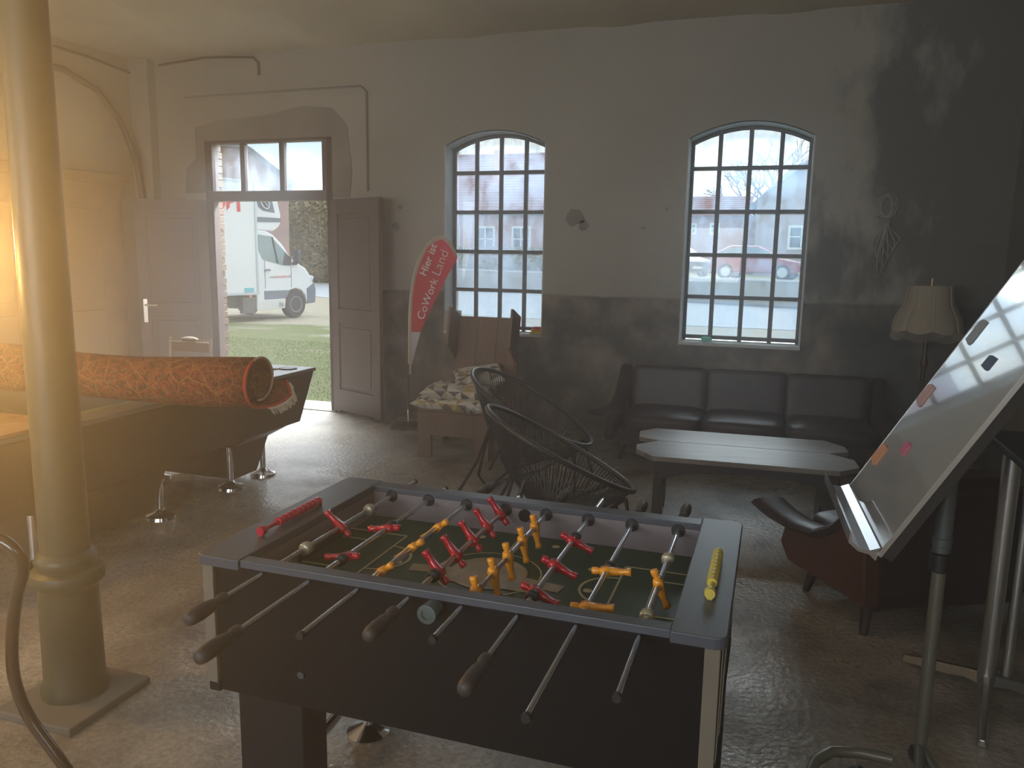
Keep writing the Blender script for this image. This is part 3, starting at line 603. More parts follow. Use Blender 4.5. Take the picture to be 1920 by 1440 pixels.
# ------------------------------------------------------------------ foosball table
FX0, FX1, FY0, FY1, FT = -1.428, -.047, 1.632, 2.437, .80
foo = thing('foosball_table', 'black foosball table with eight chrome rods and green pitch', 'foosball table', ((FX0+FX1)/2, (FY0+FY1)/2, 0))
fx = lambda x: x-(FX0+FX1)/2
fy = lambda y: y-(FY0+FY1)/2
IX0, IX1, IY0, IY1 = -1.29, -.168, 1.677, 2.375
M_RAIL = mat('grey_black_rail', srgb(70, 74, 82), .38, noise=(90, .35, srgb(84, 88, 96)))
M_FPANEL = mat('black_panel', srgb(13, 13, 14), .55, spec=.2); M_INNER = mat('grey_inner_wall', srgb(122, 112, 114), .6, noise=(60, .3, srgb(100, 94, 94)))
def rounded(x0, x1, y0, y1, r, which):
    pts = []
    for cx, cy, a0, k in ((x0, y0, PI, 0), (x1, y0, 1.5*PI, 1), (x1, y1, 0, 2), (x0, y1, .5*PI, 3)):
        if k in which:
            ccx = cx + (r if cx == x0 else -r); ccy = cy + (r if cy == y0 else -r)
            for i in range(5): a = a0 + i/4*PI/2; pts.append((ccx + r*math.cos(a), ccy + r*math.sin(a)))
        else: pts.append((cx, cy))
    return pts
G().prism(rounded(fx(FX0), fx(IX0), fy(FY0), fy(FY1), .025, (0, 3)), FT-.028, FT, 'z').ob('end_rail', M_RAIL, foo, bevel=.003)
G().prism(rounded(fx(IX1), fx(FX1), fy(FY0), fy(FY1), .025, (1, 2)), FT-.028, FT, 'z').ob('end_rail', M_RAIL, foo, bevel=.003)
G().box((fx((IX0+IX1)/2), fy((FY0+IY0)/2)+.004, FT-.012), (IX1-IX0, IY0-FY0-.006, .020)).ob('side_rail', M_RAIL, foo, bevel=.002)
G().box((fx((IX0+IX1)/2), fy((FY1+IY1)/2)-.004, FT-.012), (IX1-IX0, FY1-IY1-.006, .020)).ob('side_rail', M_RAIL, foo, bevel=.002)
RX = [-1.221, -1.081, -.941, -.801, -.661, -.521, -.380, -.236]; RZ = .769
def circ(cx, cz, r, n=16): return [(cx + r*math.cos(2*PI*i/n), cz + r*math.sin(2*PI*i/n)) for i in range(n)]
def side_panel(y0, y1, ball):
    o_ = [(fx(IX0-.02), .60), (fx(IX1+.02), .60), (fx(IX1+.02), FT-.023), (fx(IX0-.02), FT-.023)]
    return None
# inner side walls, with the rod holes as dark bushings
for yy, nm in ((IY1, 1), (IY0, -1)):
    G().box((fx((IX0+IX1)/2), fy(yy)+.006*nm, (.66+FT-.022)/2), (IX1-IX0+.02, .012, FT-.022-.66)).ob('inner_wall', M_INNER, foo)
    for x in RX:
        G().lathe([(.0, -.003), (.0205, -.003), (.0215, .0), (.0215, .003), (0, .003)], 18, (fx(x), fy(yy)-nm*.0015, RZ), 'y').ob('bushing', M_BLACKP, foo)
G().lathe([(.0, -.003), (.021, -.003), (.021, .003), (0, .003)], 18, (fx(-.734), fy(IY1)-.002, .757), 'y').ob('serving_hole', mat('hole_black', (.006, .006, .006), .9), foo)
for x0, x1 in ((IX0, -1.29), (IX1, -.168)):
    s_ = 1 if x0 == IX1 else -1
    gw_ = G(); gw_.box((fx(x0)+s_*.006, 0, (.66+FT-.026)/2), (.012, IY1-IY0+.02, FT-.026-.66)); gw_.ob('inner_wall', M_INNER, foo)
    G().prism([(-.13, .665), (.13, .665), (.13, .715), (.11, .735), (-.11, .735), (-.13, .715)], fx(x0)-s_*.001, fx(x0)-s_*.004, 'x').ob('goal_mouth', MC['hole_black'], foo)
pf = G().box((fx((IX0+IX1)/2), 0, .68), (IX1-IX0, IY1-IY0, .02)).ob('playfield', mat('pitch_green', srgb(32, 66, 42), .35), foo)
M_LINE = mat('pitch_line', srgb(186, 180, 140), .4)
pl = G(); z = .6912; cx0, cx1 = fx(IX0), fx(IX1)
def ring(g, cx, cy, r, w, a0=0, a1=2*PI, n=28, z=z):
    P = [g.b.verts.new((cx + q*math.cos(a0+(a1-a0)*i/n), cy + q*math.sin(a0+(a1-a0)*i/n), z)) for i in range(n+1) for q in (r-w/2, r+w/2)]
    for i in range(n): g.b.faces.new((P[2*i], P[2*i+1], P[2*i+3], P[2*i+2]))
for s_, e in ((1, cx0), (-1, cx1)):
    for w_, d_ in ((.115, .10), (.19, .20)):
        for yy in (-w_, w_): pl.box((e+s_*d_/2, yy, z), (d_, .006, .0006))
        pl.box((e+s_*d_, 0, z), (.006, 2*w_, .0006))
    ring(pl, e+s_*.20, 0, .095, .008, -PI/2 if s_ > 0 else PI/2, PI/2 if s_ > 0 else 1.5*PI)
pl.box((0, .24, z), (.005, .22, .0006)); pl.box((0, -.24, z), (.005, .22, .0006)); ring(pl, 0, 0, .155, .005)
pl.ob('pitch_lines', M_LINE, pf)
em = G(); em.lathe([(.0, 0), (.115, 0), (.115, .0006), (0, .0006)], 36, (0, 0, z)); em.box((.17, -.03, z), (.12, .05, .0008), (0, 0, -.15)); em.box((-.17, -.03, z), (.12, .05, .0008), (0, 0, .15)); em.box((0, -.07, z+.0004), (.30, .045, .0008))
em.ob('centre_emblem', mat('emblem_print', srgb(176, 158, 128), .4, noise=(16, .9, srgb(110, 120, 104))), pf)
dt = G()
for x, y in ((-.28, .13), (-.28, -.02), (-.20, -.17), (.28, .13), (.30, -.02), (.22, -.17), (-.12, .27), (.13, .27)): dt.lathe([(0, 0), (.013, 0), (.013, .0006), (0, .0006)], 14, (x, y, z))
dt.ob('pitch_spots', M_LINE, pf)
# body
G().box((0, fy(1.664), (.405+.777)/2), (FX1-FX0-.07, .018, .372)).ob('front_panel', M_FPANEL, foo, bevel=.002)
G().box((0, fy(2.405), (.405+.777)/2), (FX1-FX0-.07, .018, .372)).ob('back_panel', M_FPANEL, foo, bevel=.002)
M_STRIP = mat('grey_strip', srgb(112, 104, 90), .6)
for s_, e in ((1, FX0), (-1, FX1)):
    G().box((fx(e)+s_*.030, 0, (.43+.772)/2), (.030, .76, .342)).ob('end_panel', M_FPANEL, foo, bevel=.002)
    for yy in (1.656, 2.413): G().box((fx(e)+s_*.030, fy(yy)+(-.002 if yy < 2 else .002), (.43+.772)/2), (.034, .022, .342)).ob('corner_strip', M_STRIP, foo, bevel=.002)
    G().box((fx(e)+s_*.030, 0, .415), (.036, .77, .03)).ob('bottom_strip', M_FPANEL, foo, bevel=.004)
dc = G(); dc.prism([(-.20, .45), (-.14, .45), (.02, .62), (.20, .72), (.02, .68), (-.12, .58)], fx(FX1)-.0135, fx(FX1)-.012, 'x'); dc.prism([(-.33, .46), (-.29, .46), (-.22, .70), (-.28, .72)], fx(FX1)-.0135, fx(FX1)-.012, 'x'); dc.ob('side_print', mat('pale_print', srgb(190, 184, 170), .5), foo)
G().box((0, 0, .42), (FX1-FX0-.1, .72, .012)).ob('bottom_board', M_FPANEL, foo)
G().lathe([(.004, -.004), (.010, -.004), (.010, .004), (.004, .004)], 14, (fx(-1.12), fy(1.652), .50), 'y').ob('lock', M_RUBBER, foo)
legp = None
for x, y in ((-1.245, 1.745), (-.165, 1.745), (-1.245, 2.32), (-.165, 2.32)):
    lx = .205
    if y < 2: o = G().box((fx(x), fy(y), .215), (lx, .12, .43-.0), ).ob('leg', M_BLACK, foo, bevel=.003)
    else: o = G().box((fx(x)+.02, fy(y)-.06, .245), (lx*.8, .12, .37)).ob('leg', M_BLACK, foo, bevel=.003)
    if y > 2: G().lathe([(.014, .06), (.018, .035), (.055, .014), (.072, .006), (.072, 0.)], 28, (fx(-1.21) if x < -1 else fx(-.2), fy(2.165), 0)).ob('levelling_foot', M_CHROME, o, smooth=True)
G().cyl((fx(-1.26), fy(1.80), .10), (fx(-1.26), fy(2.22), .13), .017).ob('stretcher', M_CHROME, foo, smooth=True)
G().cyl((fx(-.17), fy(1.80), .10), (fx(-.17), fy(2.22), .13), .017).ob('stretcher', M_CHROME, foo, smooth=True)
# cup shaped serving chute on the front
sv = G(); sv.lathe([(.013, -.055), (.024, -.055), (.020, 0)], 18, (fx(-.735), fy(1.655), .757), 'y', caps=False); sv.lathe([(.0, -.052), (.0235, -.052)], 18, (fx(-.735), fy(1.655), .757), 'y', caps=False)
sv.ob('serving_cup', mat('cup_grey', srgb(84, 98, 96), .3), foo, smooth=True)
# players
def player_mesh(name, m):
    g = G()
    g.lathe([(.0, .040), (.0095, .040), (.0105, .034), (.0098, .024), (.0068, .019), (.0085, .014)], 14)      # head with flat crown
    g.loft([[(sx*a, sy*b, zz) for sx, sy in ((-1, -1), (1, -1), (1, 1), (-1, 1))] for a, b, zz in ((.008, .012, .018), (.010, .016, .010), (.012, .0145, .0), (.010, .010, -.012), (.0075, .009, -.030), (.006, .0075, -.048), (.0075, .0085, -.056), (.0085, .0095, -.066))])
    g.lathe([(.0125, -.014), (.0125, .014)], 14, (0, 0, 0), 'y')
    return g.mesh(name, m, True)
M_PR = mat('red_player', srgb(176, 22, 40), .22, coat=.6); M_PY = mat('yellow_player', srgb(232, 152, 34), .25, coat=.6)
ME_R = player_mesh('player_red', M_PR); ME_Y = player_mesh('player_yellow', M_PY)
M_BUMP = mat('bumper_cream', srgb(170, 164, 140), .3, .4)
ME_BUMPB = G().lathe([(.010, -.012), (.0155, -.012), (.0165, 0), (.0155, .012), (.010, .012)], 16, (0, 0, 0), 'y').mesh('bumper', M_BLACKP, True)
ME_BUMPC = G().lathe([(.010, -.014), (.017, -.012), (.019, 0), (.017, .012), (.010, .014)], 16, (0, 0, 0), 'y').mesh('bumper', M_BUMP, True)
M_HANDLE = mat('handle_rubber', srgb(58, 52, 48), .55)
ME_H = G().lathe([(.009, 0), (.015, .002), (.016, .018), (.012, .026), (.0125, .034), (.0165, .055), (.0185, .085), (.0175, .115), (.015, .13), (.004, .134)], 18, (0, 0, 0), 'y').mesh('handle', M_HANDLE, True)
# x, y near end, y far end, colour, player positions, foot direction, handle side, bumpers [(y, kind)]
RODS = [
 (RX[0], 1.49, 2.56, 'r', [2.034], (-.75, .65), -1, [(2.212, 'c'), (1.842, 'c')]),
 (RX[1], 1.358, 2.52, 'r', [2.076, 1.828], (-.97, -.15), -1, [(2.100, 'b'), (1.803, 'b')]),
 (RX[2], 1.39, 2.50, 'y', [2.136, 1.956, 1.770], (-.80, -.60), 1, []),
 (RX[3], 1.564, 2.525, 'r', [2.324, 2.198, 2.076, 1.946, 1.824], (-.62, .78), -1, [(1.792, 'b')]),
 (RX[4], 1.474, 2.51, 'y', [2.246, 2.12, 1.986, 1.866, 1.738], (.22, -.97), 1, []),
 (RX[5], 1.434, 2.60, 'r', [2.174, 1.974, 1.788], (.92, -.38), -1, [(2.203, 'b'), (1.762, 'b')]),
 (RX[6], 1.262, 2.48, 'y', [1.984, 1.750], (.99, .10), 1, [(2.012, 'b')]),
 (RX[7], 1.385, 2.50, 'y', [1.948], (.38, -.93), 1, [(2.13, 'c'), (1.752, 'c')]),
]
for i, (x, y0, y1, c, ps, ft, side, bs) in enumerate(RODS):
    rod = G().cyl((0, fy(y0), 0), (0, fy(y1), 0), .0078, n=14).ob('rod', M_CHROME, foo, smooth=True, loc=(fx(x), 0, RZ))
    th = math.atan2(-ft[0], -ft[1])
    for y in ps:
        o = bpy.data.objects.new('player', ME_R if c == 'r' else ME_Y); COL.objects.link(o); o.parent = rod; o.location = (0, fy(y), 0); o.rotation_euler = (0, th, 0); o['label'] = 'red player' if c == 'r' else 'yellow player'
    for y, k in bs:
        o = bpy.data.objects.new('bumper', ME_BUMPC if k == 'c' else ME_BUMPB); COL.objects.link(o); o.parent = rod; o.location = (0, fy(y), 0)
    o = bpy.data.objects.new('handle', ME_H); COL.objects.link(o); o.parent = rod
    if side < 0: o.location = (0, fy(y0)+.004, 0); o.rotation_euler = (0, 0, PI)
    else: o.location = (0, fy(y1)-.004, 0)
    # blunt cap on the bare end
    e = G(); yy = y1 if side < 0 else y0; e.lathe([(.004, -.006), (.0092, -.006), (.0092, .006), (.004, .006)], 12, (0, fy(yy), 0), 'y'); e.ob('end_cap', M_BLACKP, rod)
def counter(name, m, x, y0, y1, label):
    t = thing(name, label, 'score counter', (x, (y0+y1)/2, FT)); L_ = (y1-y0)
    g = G()
    for s_ in (-1, 1): G().box((0, s_*(L_/2-.006), .009), (.014, .010, .018)).ob('bracket', m, t, bevel=.003)
    G().cyl((0, -L_/2, .0155), (0, L_/2, .0155), .006, n=10).ob('bar', m, t, smooth=True)
    pr = G(); pr.lathe([(.005, -.0105), (.0125, -.0105), (.0145, 0), (.0125, .0105), (.005, .0105)], 14, (0, 0, 0), 'y'); first = pr.ob('score_ring', m, t, smooth=True, loc=(0, L_/2-.02, .0155))
    for k in range(1, 9): inst(first, t, (0, L_/2-.02-k*.0250, .0155))
    inst(first, t, (0, -L_/2+.012, .0155))
counter('score_counter', mat('counter_red', srgb(186, 30, 58), .3, coat=.4), -1.345, 1.80, 2.12, 'red ring score counter on the left end rail')
counter('score_counter', mat('counter_yellow', srgb(206, 188, 84), .35, coat=.3), -.100, 1.82, 2.12, 'yellow ring score counter on the right end rail')

# ------------------------------------------------------------------ pool table with board and rug
PX0, PX1, PY0, PY1, PT = -4.45, -3.06, 2.15, 4.80, .80
pool = thing('pool_table', 'black pool table with green cloth and tapered pedestals', 'pool table', ((PX0+PX1)/2, (PY0+PY1)/2, 0))
PW, PL = PX1-PX0, PY1-PY0
M_PB = mat('pool_black', srgb(36, 36, 36), .45); M_PR2 = mat('pool_rail', srgb(120, 126, 124), .3, noise=(5, .6, srgb(84, 80, 70))); M_CLOTH = mat('green_cloth', srgb(104, 140, 62), .95)
g = G(); t_, b_ = .775, .43
def ringr(w, l, z): return [(-w/2, -l/2, z), (w/2, -l/2, z), (w/2, l/2, z), (-w/2, l/2, z)]
g.loft([ringr(PW-.20, PL-.12, .41), ringr(PW-.02, PL-.02, t_)]); g.ob('body', M_PB, pool, bevel=.006)
G().plate([(p[0], p[1]) for p in ringr(PW, PL, 0)], [[(p[0], p[1]) for p in ringr(PW-.34, PL-.34, 0)][::-1]], t_, PT, 'z').ob('rail', M_PR2, pool, bevel=.006)
G().box((0, 0, .755), (PW-.2, PL-.2, .03)).ob('cloth', M_CLOTH, pool)
g = G()
for s_ in (-1, 1):
    g.box((s_*(PW/2-.19), 0, .785), (.04, PL-.46, .022)); g.box((0, s_*(PL/2-.19), .785), (PW-.46, .04, .022))
g.ob('cushion_edge', mat('cushion_green', srgb(132, 156, 96), .9), pool, bevel=.006)
for sx in (-1, 1):
    for y in (-PL/2+.15, 0, PL/2-.15): G().lathe([(.035, 0), (.062, 0), (.062, .012), (.045, .014)], 20, (sx*(PW/2-.13), y, PT-.004)).ob('pocket', M_BLACKP, pool)
for yc, ln in ((PY1-.30-(PY0+PY1)/2, .36), (3.24-(PY0+PY1)/2, .86)):
    p = G(); p.loft([ringr(PW-.80, ln-.10, .045), ringr(PW-.66, ln, .30), ringr(PW-.26, ln+.16, .415)]); p.xf(Matrix.Translation((0, yc, 0))); po = p.ob('pedestal', M_PB, pool, bevel=.008)
    for sx in (-1, 1):
        for sy in (-1, 1):
            g = G(); cx, cy = sx*(PW/2-.385), yc + sy*(ln/2-.0); g.cyl((cx, cy, .05), (cx, cy, .29), .020); g.lathe([(.02, .06), (.03, .045), (.05, .03), (.085, .018), (.09, .0)], 28, (cx, cy, 0)); g.ob('levelling_foot', M_CHROME, po, smooth=True)
# board at the near end
tag(G().box((-3.50, 2.42, PT+.012), (.90, .62, .018), (0, 0, 0)).ob('board', mat('plywood', srgb(164, 128, 84), .6, noise=(3, .8, srgb(132, 98, 62), (6, 1, 1))), bevel=.003), 'loose wooden board lying across near end of pool table', 'board')
def crumple(p):
    return p * (1 + .35*math.sin(7*p.x+3*p.y) * math.cos(6*p.y+4*p.z))
tag(G().blob((-3.42, 2.45, PT+.055), (.17, .10, .05), 3, crumple).ob('crumpled_bag', mat('clear_wrap', srgb(196, 170, 130), .15, coat=1.)), 'crumpled plastic packet on the wooden board', 'bag')
tag(G().box((-3.14, 3.62, PT+.012), (.025, .025, .022)).ob('chalk', mat('chalk', srgb(190, 180, 160), .8), bevel=.003), 'small chalk cube on the pool table rail beside the rug', 'chalk')
# rolled rug
def rug_material():
    m = mat('oriental_rug', srgb(168, 74, 40), .95, bump=(60, .5, .004)); n, b = nodes(m); L = n.links.new; N = n.nodes.new; t = N('ShaderNodeTexCoord')
    v = N('ShaderNodeTexVoronoi'); v.feature = 'DISTANCE_TO_EDGE'; v.inputs['Scale'].default_value = 8; L(t.outputs['Object'], v.inputs['Vector'])
    w = N('ShaderNodeTexNoise'); w.inputs['Scale'].default_value = 19; w.inputs['Detail'].default_value = 3; w.inputs['Distortion'].default_value = 2.6; L(t.outputs['Object'], w.inputs['Vector'])
    r = N('ShaderNodeValToRGB'); r.color_ramp.interpolation = 'CONSTANT'; e = r.color_ramp.elements
    e[0].position = 0; e[0].color = srgb(70, 48, 34); e[1].position = .42; e[1].color = srgb(108, 44, 28)
    for p, c in ((.50, srgb(122, 58, 34)), (.58, srgb(138, 108, 70)), (.61, srgb(92, 52, 40))): x = e.new(p); x.color = c
    L(w.outputs['Fac'], r.inputs[0])
    q = N('ShaderNodeMapRange'); q.inputs[1].default_value = .012; q.inputs[2].default_value = .03; q.inputs[3].default_value = .55; q.inputs[4].default_value = 0; L(v.outputs['Distance'], q.inputs[0])
    mx = N('ShaderNodeMix'); mx.data_type = 'RGBA'; L(q.outputs[0], mx.inputs[0]); L(r.outputs[0], mx.inputs[6]); mx.inputs[7].default_value = srgb(150, 112, 66); L(mx.outputs[2], b.inputs['Base Color'])
    return m
rug = thing('rolled_rug', 'rolled orange oriental rug lying over the pool table', 'rug', (-3.4, 3.22, .82))
def spiral(turns0, r0, r1, n, flare=0.):
    out = []
    for i in range(n+1):
        a = turns0 + 2*PI*1.3*i/n; r = r0 + (r1-r0)*i/n
        out.append((r*math.cos(a), r*math.sin(a)))
    return out
A0 = Vector((-1.05, -.16, .145)); A1 = Vector((.93, .13, .125)); ax = (A1-A0).normalized(); sd = Vector((0, 0, 1)).cross(ax).normalized(); upv = ax.cross(sd)
g = G(); rings = []
for j in range(15):
    u = j/14; c = A0.lerp(A1, u) + Vector((0, 0, .012*math.sin(u*7)))
    k = 1 + .05*math.sin(u*9) + .14*u**3; sq = 1 - .16*u
    sp = spiral(-1.9+.15*math.sin(u*5), .100*k, .150*k, 60)
    def push(i, p):
        a = math.degrees(math.atan2(p[1], p[0])); return .10*max(0, 1-abs(a+40)/55)**.7*max(0, (u-.78)/.22) if i > 40 else 0
    ringp = [c + sd*(p[0]*1.02) + upv*(p[1]*sq) + ax*push(i, p) for i, p in enumerate(sp)]
    rings.append(ringp)
g.loft(rings, closed_ring=False, caps=False)
ro = g.ob('rug_roll', rug_material(), rug, smooth=True); so = ro.modifiers.new('thick', 'SOLIDIFY'); so.thickness = .016; so.offset = -1
# red bound edge and white fringe on the visible end
g = G(); g.tube([p + ax*.004 for p in rings[-1]][30:], .009, 6); g.ob('bound_edge', mat('red_binding', srgb(176, 60, 44), .8), rug)
g = G(); g.tube([p + ax*.006 - sd*0 for p in rings[-1]][2:32], .006, 6); g.ob('bound_edge', mat('pale_binding', srgb(190, 170, 160), .8), rug)
g = G(); r = random.Random(2)
edge = [p for i, p in enumerate(rings[-1]) if i > 40 and (p-A1).dot(ax) > .015]
for i in range(len(edge)-1):
    for q in range(6):
        p = edge[i].lerp(edge[i+1], q/6)
        g.tube([p, p + ax*(.022+.008*r.random()) + Vector((0, 0, -.010)), p + ax*(.034+.010*r.random()) + Vector((r.uniform(-.003, .003), 0, -.030-.012*r.random()))], .0026, 3, caps=False)
fl = g.ob('fringe', mat('white_fringe', srgb(214, 204, 188), .9), rug); stuff(fl)
g = G(); g.tube([A0.lerp(A1, .55), A1 - ax*.10], .092, 24); g.ob('rug_dark_plug', mat('rug_hollow_shade', srgb(70, 44, 38), .95), rug, smooth=True)  # solid dark plug: shade of the roll's hollow put into its colour

# ------------------------------------------------------------------ chair behind the pool table (only its top shows)
fc = thing('folding_chair', 'metal framed chair behind the rug by the left door leaf', 'chair', (-5.42, 6.15, 0))
M_CF = mat('chair_metal', srgb(150, 138, 116), .4, .6)
g = G()
for s_ in (-1, 1): g.tube([(s_*.24, .16, .0), (s_*.24, .10, .45), (s_*.24, .14, .76)], .012, 8); g.tube([(s_*.24, -.2, 0), (s_*.24, -.18, .44)], .012, 8)
g.ob('frame', M_CF, fc, smooth=True); G().box((0, -.03, .45), (.46, .42, .025)).ob('seat', mat('chair_wood', srgb(118, 92, 62), .6), fc, bevel=.008)
G().box((0, .13, .67), (.45, .015, .10)).ob('backrest', MC['chair_wood'], fc, bevel=.005)
g = G(); g.blob((0, .13, .745), (.10, .05, .028), 2); g.tube([(-.22, .12, .735), (-.10, .13, .755)], .006, 6); g.tube([(.06, .12, .73), (.21, .13, .75)], .006, 6); g.ob('rope_bundle', mat('dark_cloth', srgb(92, 78, 60), .8), fc)

# ------------------------------------------------------------------ beach flag
fl = thing('beach_flag', 'red teardrop banner flag on a thin pole beside the left window', 'flag', (-3.19, 6.55, 0))
F = lambda x: x+3.19
M_POLE = mat('dark_pole', srgb(44, 46, 48), .4, .5)
G().box((F(-3.20), 0, .012), (.27, .30, .022), (0, 0, .3)).ob('base_plate', M_BLACKP, fl, bevel=.004)
G().cyl((F(-3.19), 0, .02), (F(-3.19), 0, .18), .008).ob('spindle', M_CHROME, fl, smooth=True)
g = G(); g.tube([(F(-3.19), 0, .16), (F(-3.19), 0, .6)], .0085, 8); g.ob('pole', M_POLE, fl, smooth=True)
left = [(-3.195, .50), (-3.19, .75), (-3.185, 1.0), (-3.17, 1.2), (-3.14, 1.38), (-3.09, 1.55), (-3.02, 1.68), (-2.93, 1.76), (-2.85, 1.775), (-2.78, 1.74), (-2.73, 1.67), (-2.695, 1.585)]
right = [(-3.18, .50), (-3.115, .72), (-3.05, .92), (-2.98, 1.06), (-2.89, 1.24), (-2.80, 1.42), (-2.695, 1.585)]
def strip(outline, off):
    """inner offset curve of the sleeve"""
    out = []
    for i, p in enumerate(outline):
        a = Vector(outline[max(i-1, 0)]); b = Vector(outline[min(i+1, len(outline)-1)]); t = (b-a).normalized(); n = Vector((t.y, -t.x)); out.append((p[0]+n.x*off, p[1]+n.y*off))
    return out
wv = lambda x, z: .012*math.sin(9*(F(x))+3*z)
inn = strip(left, .034)[:-1] + [(-2.705, 1.575)]
g = G(); g.loft([[(F(x), wv(x, z_)-.004, z_) for x, z_ in left], [(F((x+X_)/2), wv(x, z_)-.014, (z_+Z_)/2) for (x, z_), (X_, Z_) in zip(left, inn)], [(F(x), wv(x, z_)-.004, z_) for x, z_ in inn]], closed_ring=False, caps=False)
sl = g.ob('sleeve', mat('beige_sleeve', srgb(176, 166, 148), .9), fl, smooth=True)
def zlerp(tab, z_):
    for (xa, za), (xb, zb_) in zip(tab, tab[1:]):
        if za <= z_ <= zb_: return xa + (xb-xa)*(z_-za)/(zb_-za)
    return tab[-1][0]
def cloth(name, m, zz):
    g = G(); rows = []
    inl = [p for p in inn if True]
    # left limit: inner sleeve curve on its rising half; upper limit on its falling half
    rise = inl[:9]; peak = max(inl, key=lambda p: p[1])[1]
    fall = inl[inl.index(max(inl, key=lambda p: p[1])):][::-1]
    rise = inl[:inl.index(max(inl, key=lambda p: p[1]))+1]
    for z_ in zz:
        a = zlerp(rise, z_); b = zlerp(fall, z_) if z_ > fall[0][1] else zlerp(right, z_)
        rows.append([(F(a+(b-a)*k/8), wv(a+(b-a)*k/8, z_)-.004, z_) for k in range(9)])
    g.loft(rows, closed_ring=False, caps=False); return g.ob(name, m, fl, smooth=True)
M_FR = mat('flag_red', srgb(196, 52, 62), .85); M_FW = mat('flag_white', srgb(190, 188, 194), .85)
for m in (M_FR, M_FW):
    n, b = nodes(m); tl = n.nodes.new('ShaderNodeBsdfTranslucent'); tl.inputs[0].default_value = b.inputs['Base Color'].default_value; ms = n.nodes.new('ShaderNodeMixShader'); ms.inputs[0].default_value = .35
    o = n.nodes['Material Output']; n.links.new(b.outputs[0], ms.inputs[1]); n.links.new(tl.outputs[0], ms.inputs[2]); n.links.new(ms.outputs[0], o.inputs[0])
pk = max(p[1] for p in inn)
cloth('flag_tip', M_FW, [.52, .6, .7, .8, .90])
ff = cloth('flag_field', M_FR, [.90, .95, 1.0, 1.1, 1.2, 1.3, 1.4, 1.5, 1.575, 1.62, 1.66, 1.70, pk-.003])
M_TXT = mat('flag_lettering', srgb(214, 208, 214), .8)
def flagtext(s_, p0, p1, m, **k):
    d = Vector((p1[0]-p0[0], 0, p1[1]-p0[1])); ux = d.normalized(); uy = Vector((-ux.z, 0, ux.x)); n_ = ux.cross(uy)
    Mx = Matrix((ux, uy, n_)).transposed().to_4x4(); Mx.translation = Vector((F(p0[0]), -.030, p0[1]))
    o = text(s_, .1, m, ff, Mx, extrude=.0012, **k); w_ = max(v.co.x for v in o.data.vertices); f_ = d.length/w_
    for v in o.data.vertices: v.co.x *= f_; v.co.y *= f_
    return o
flagtext('CoWork', (-3.021, 1.009), (-2.873, 1.380), M_TXT); flagtext('Land', (-2.862, 1.405), (-2.772, 1.622), M_TXT, offset=-.0016)
flagtext('Hier ist', (-2.996, 1.405), (-2.882, 1.686), M_TXT, offset=.0009)
# ------------------------------------------------------------------ wooden wing chair and cushions
M_PLY = mat('pine_board', srgb(124, 100, 82), .6, noise=(2.2, .9, srgb(98, 78, 64), (8, 8, .7)))
wc = thing('wooden_wing_chair', 'home-made pine armchair with tall winged back under left window', 'chair', (-2.35, 5.62, 0))
for x in (-.24, .25): G().box((x, .0, .18), (.115, .03, .36)).ob('leg', M_PLY, wc, bevel=.003)
G().box((0, .0, .275), (.60, .028, .19)).ob('front_apron', M_PLY, wc, bevel=.003)
for s_ in (-1, 1):
    G().prism([(.015, .0), (.10, 0), (.12, .18), (.48, .18), (.50, 0), (.60, 0), (.60, .38), (.015, .38)], s_*.30-.012, s_*.30+.012, 'x').ob('side_board', M_PLY, wc, bevel=.003)
G().box((0, .26, .385), (.60, .55, .022)).ob('seat', M_PLY, wc, bevel=.003)
Rb = Matrix.Translation((.07, .44, .36)) @ Matrix.Rotation(math.radians(-14), 4, 'X')
for k in range(3):
    g = G(); g.box(((k-1)*.176, 0, .37), (.174, .022, .76)); g.xf(Rb); g.ob('back_plank', M_PLY, wc, bevel=.002)
for s_ in (-1, 1):
    g = G(); g.prism([(-.22, .47), (.0, .38), (.0, .765), (-.22, .79)], s_*.272-.011, s_*.272+.011, 'x'); g.xf(Rb); g.ob('wing', M_PLY, wc, bevel=.003)
    g = G(); g.prism([(0, .02), (.05, .02), (.05, .42), (0, .42)], s_*.272-.011, s_*.272+.011, 'x'); g.xf(Rb); g.ob('back_side', M_PLY, wc, bevel=.003)
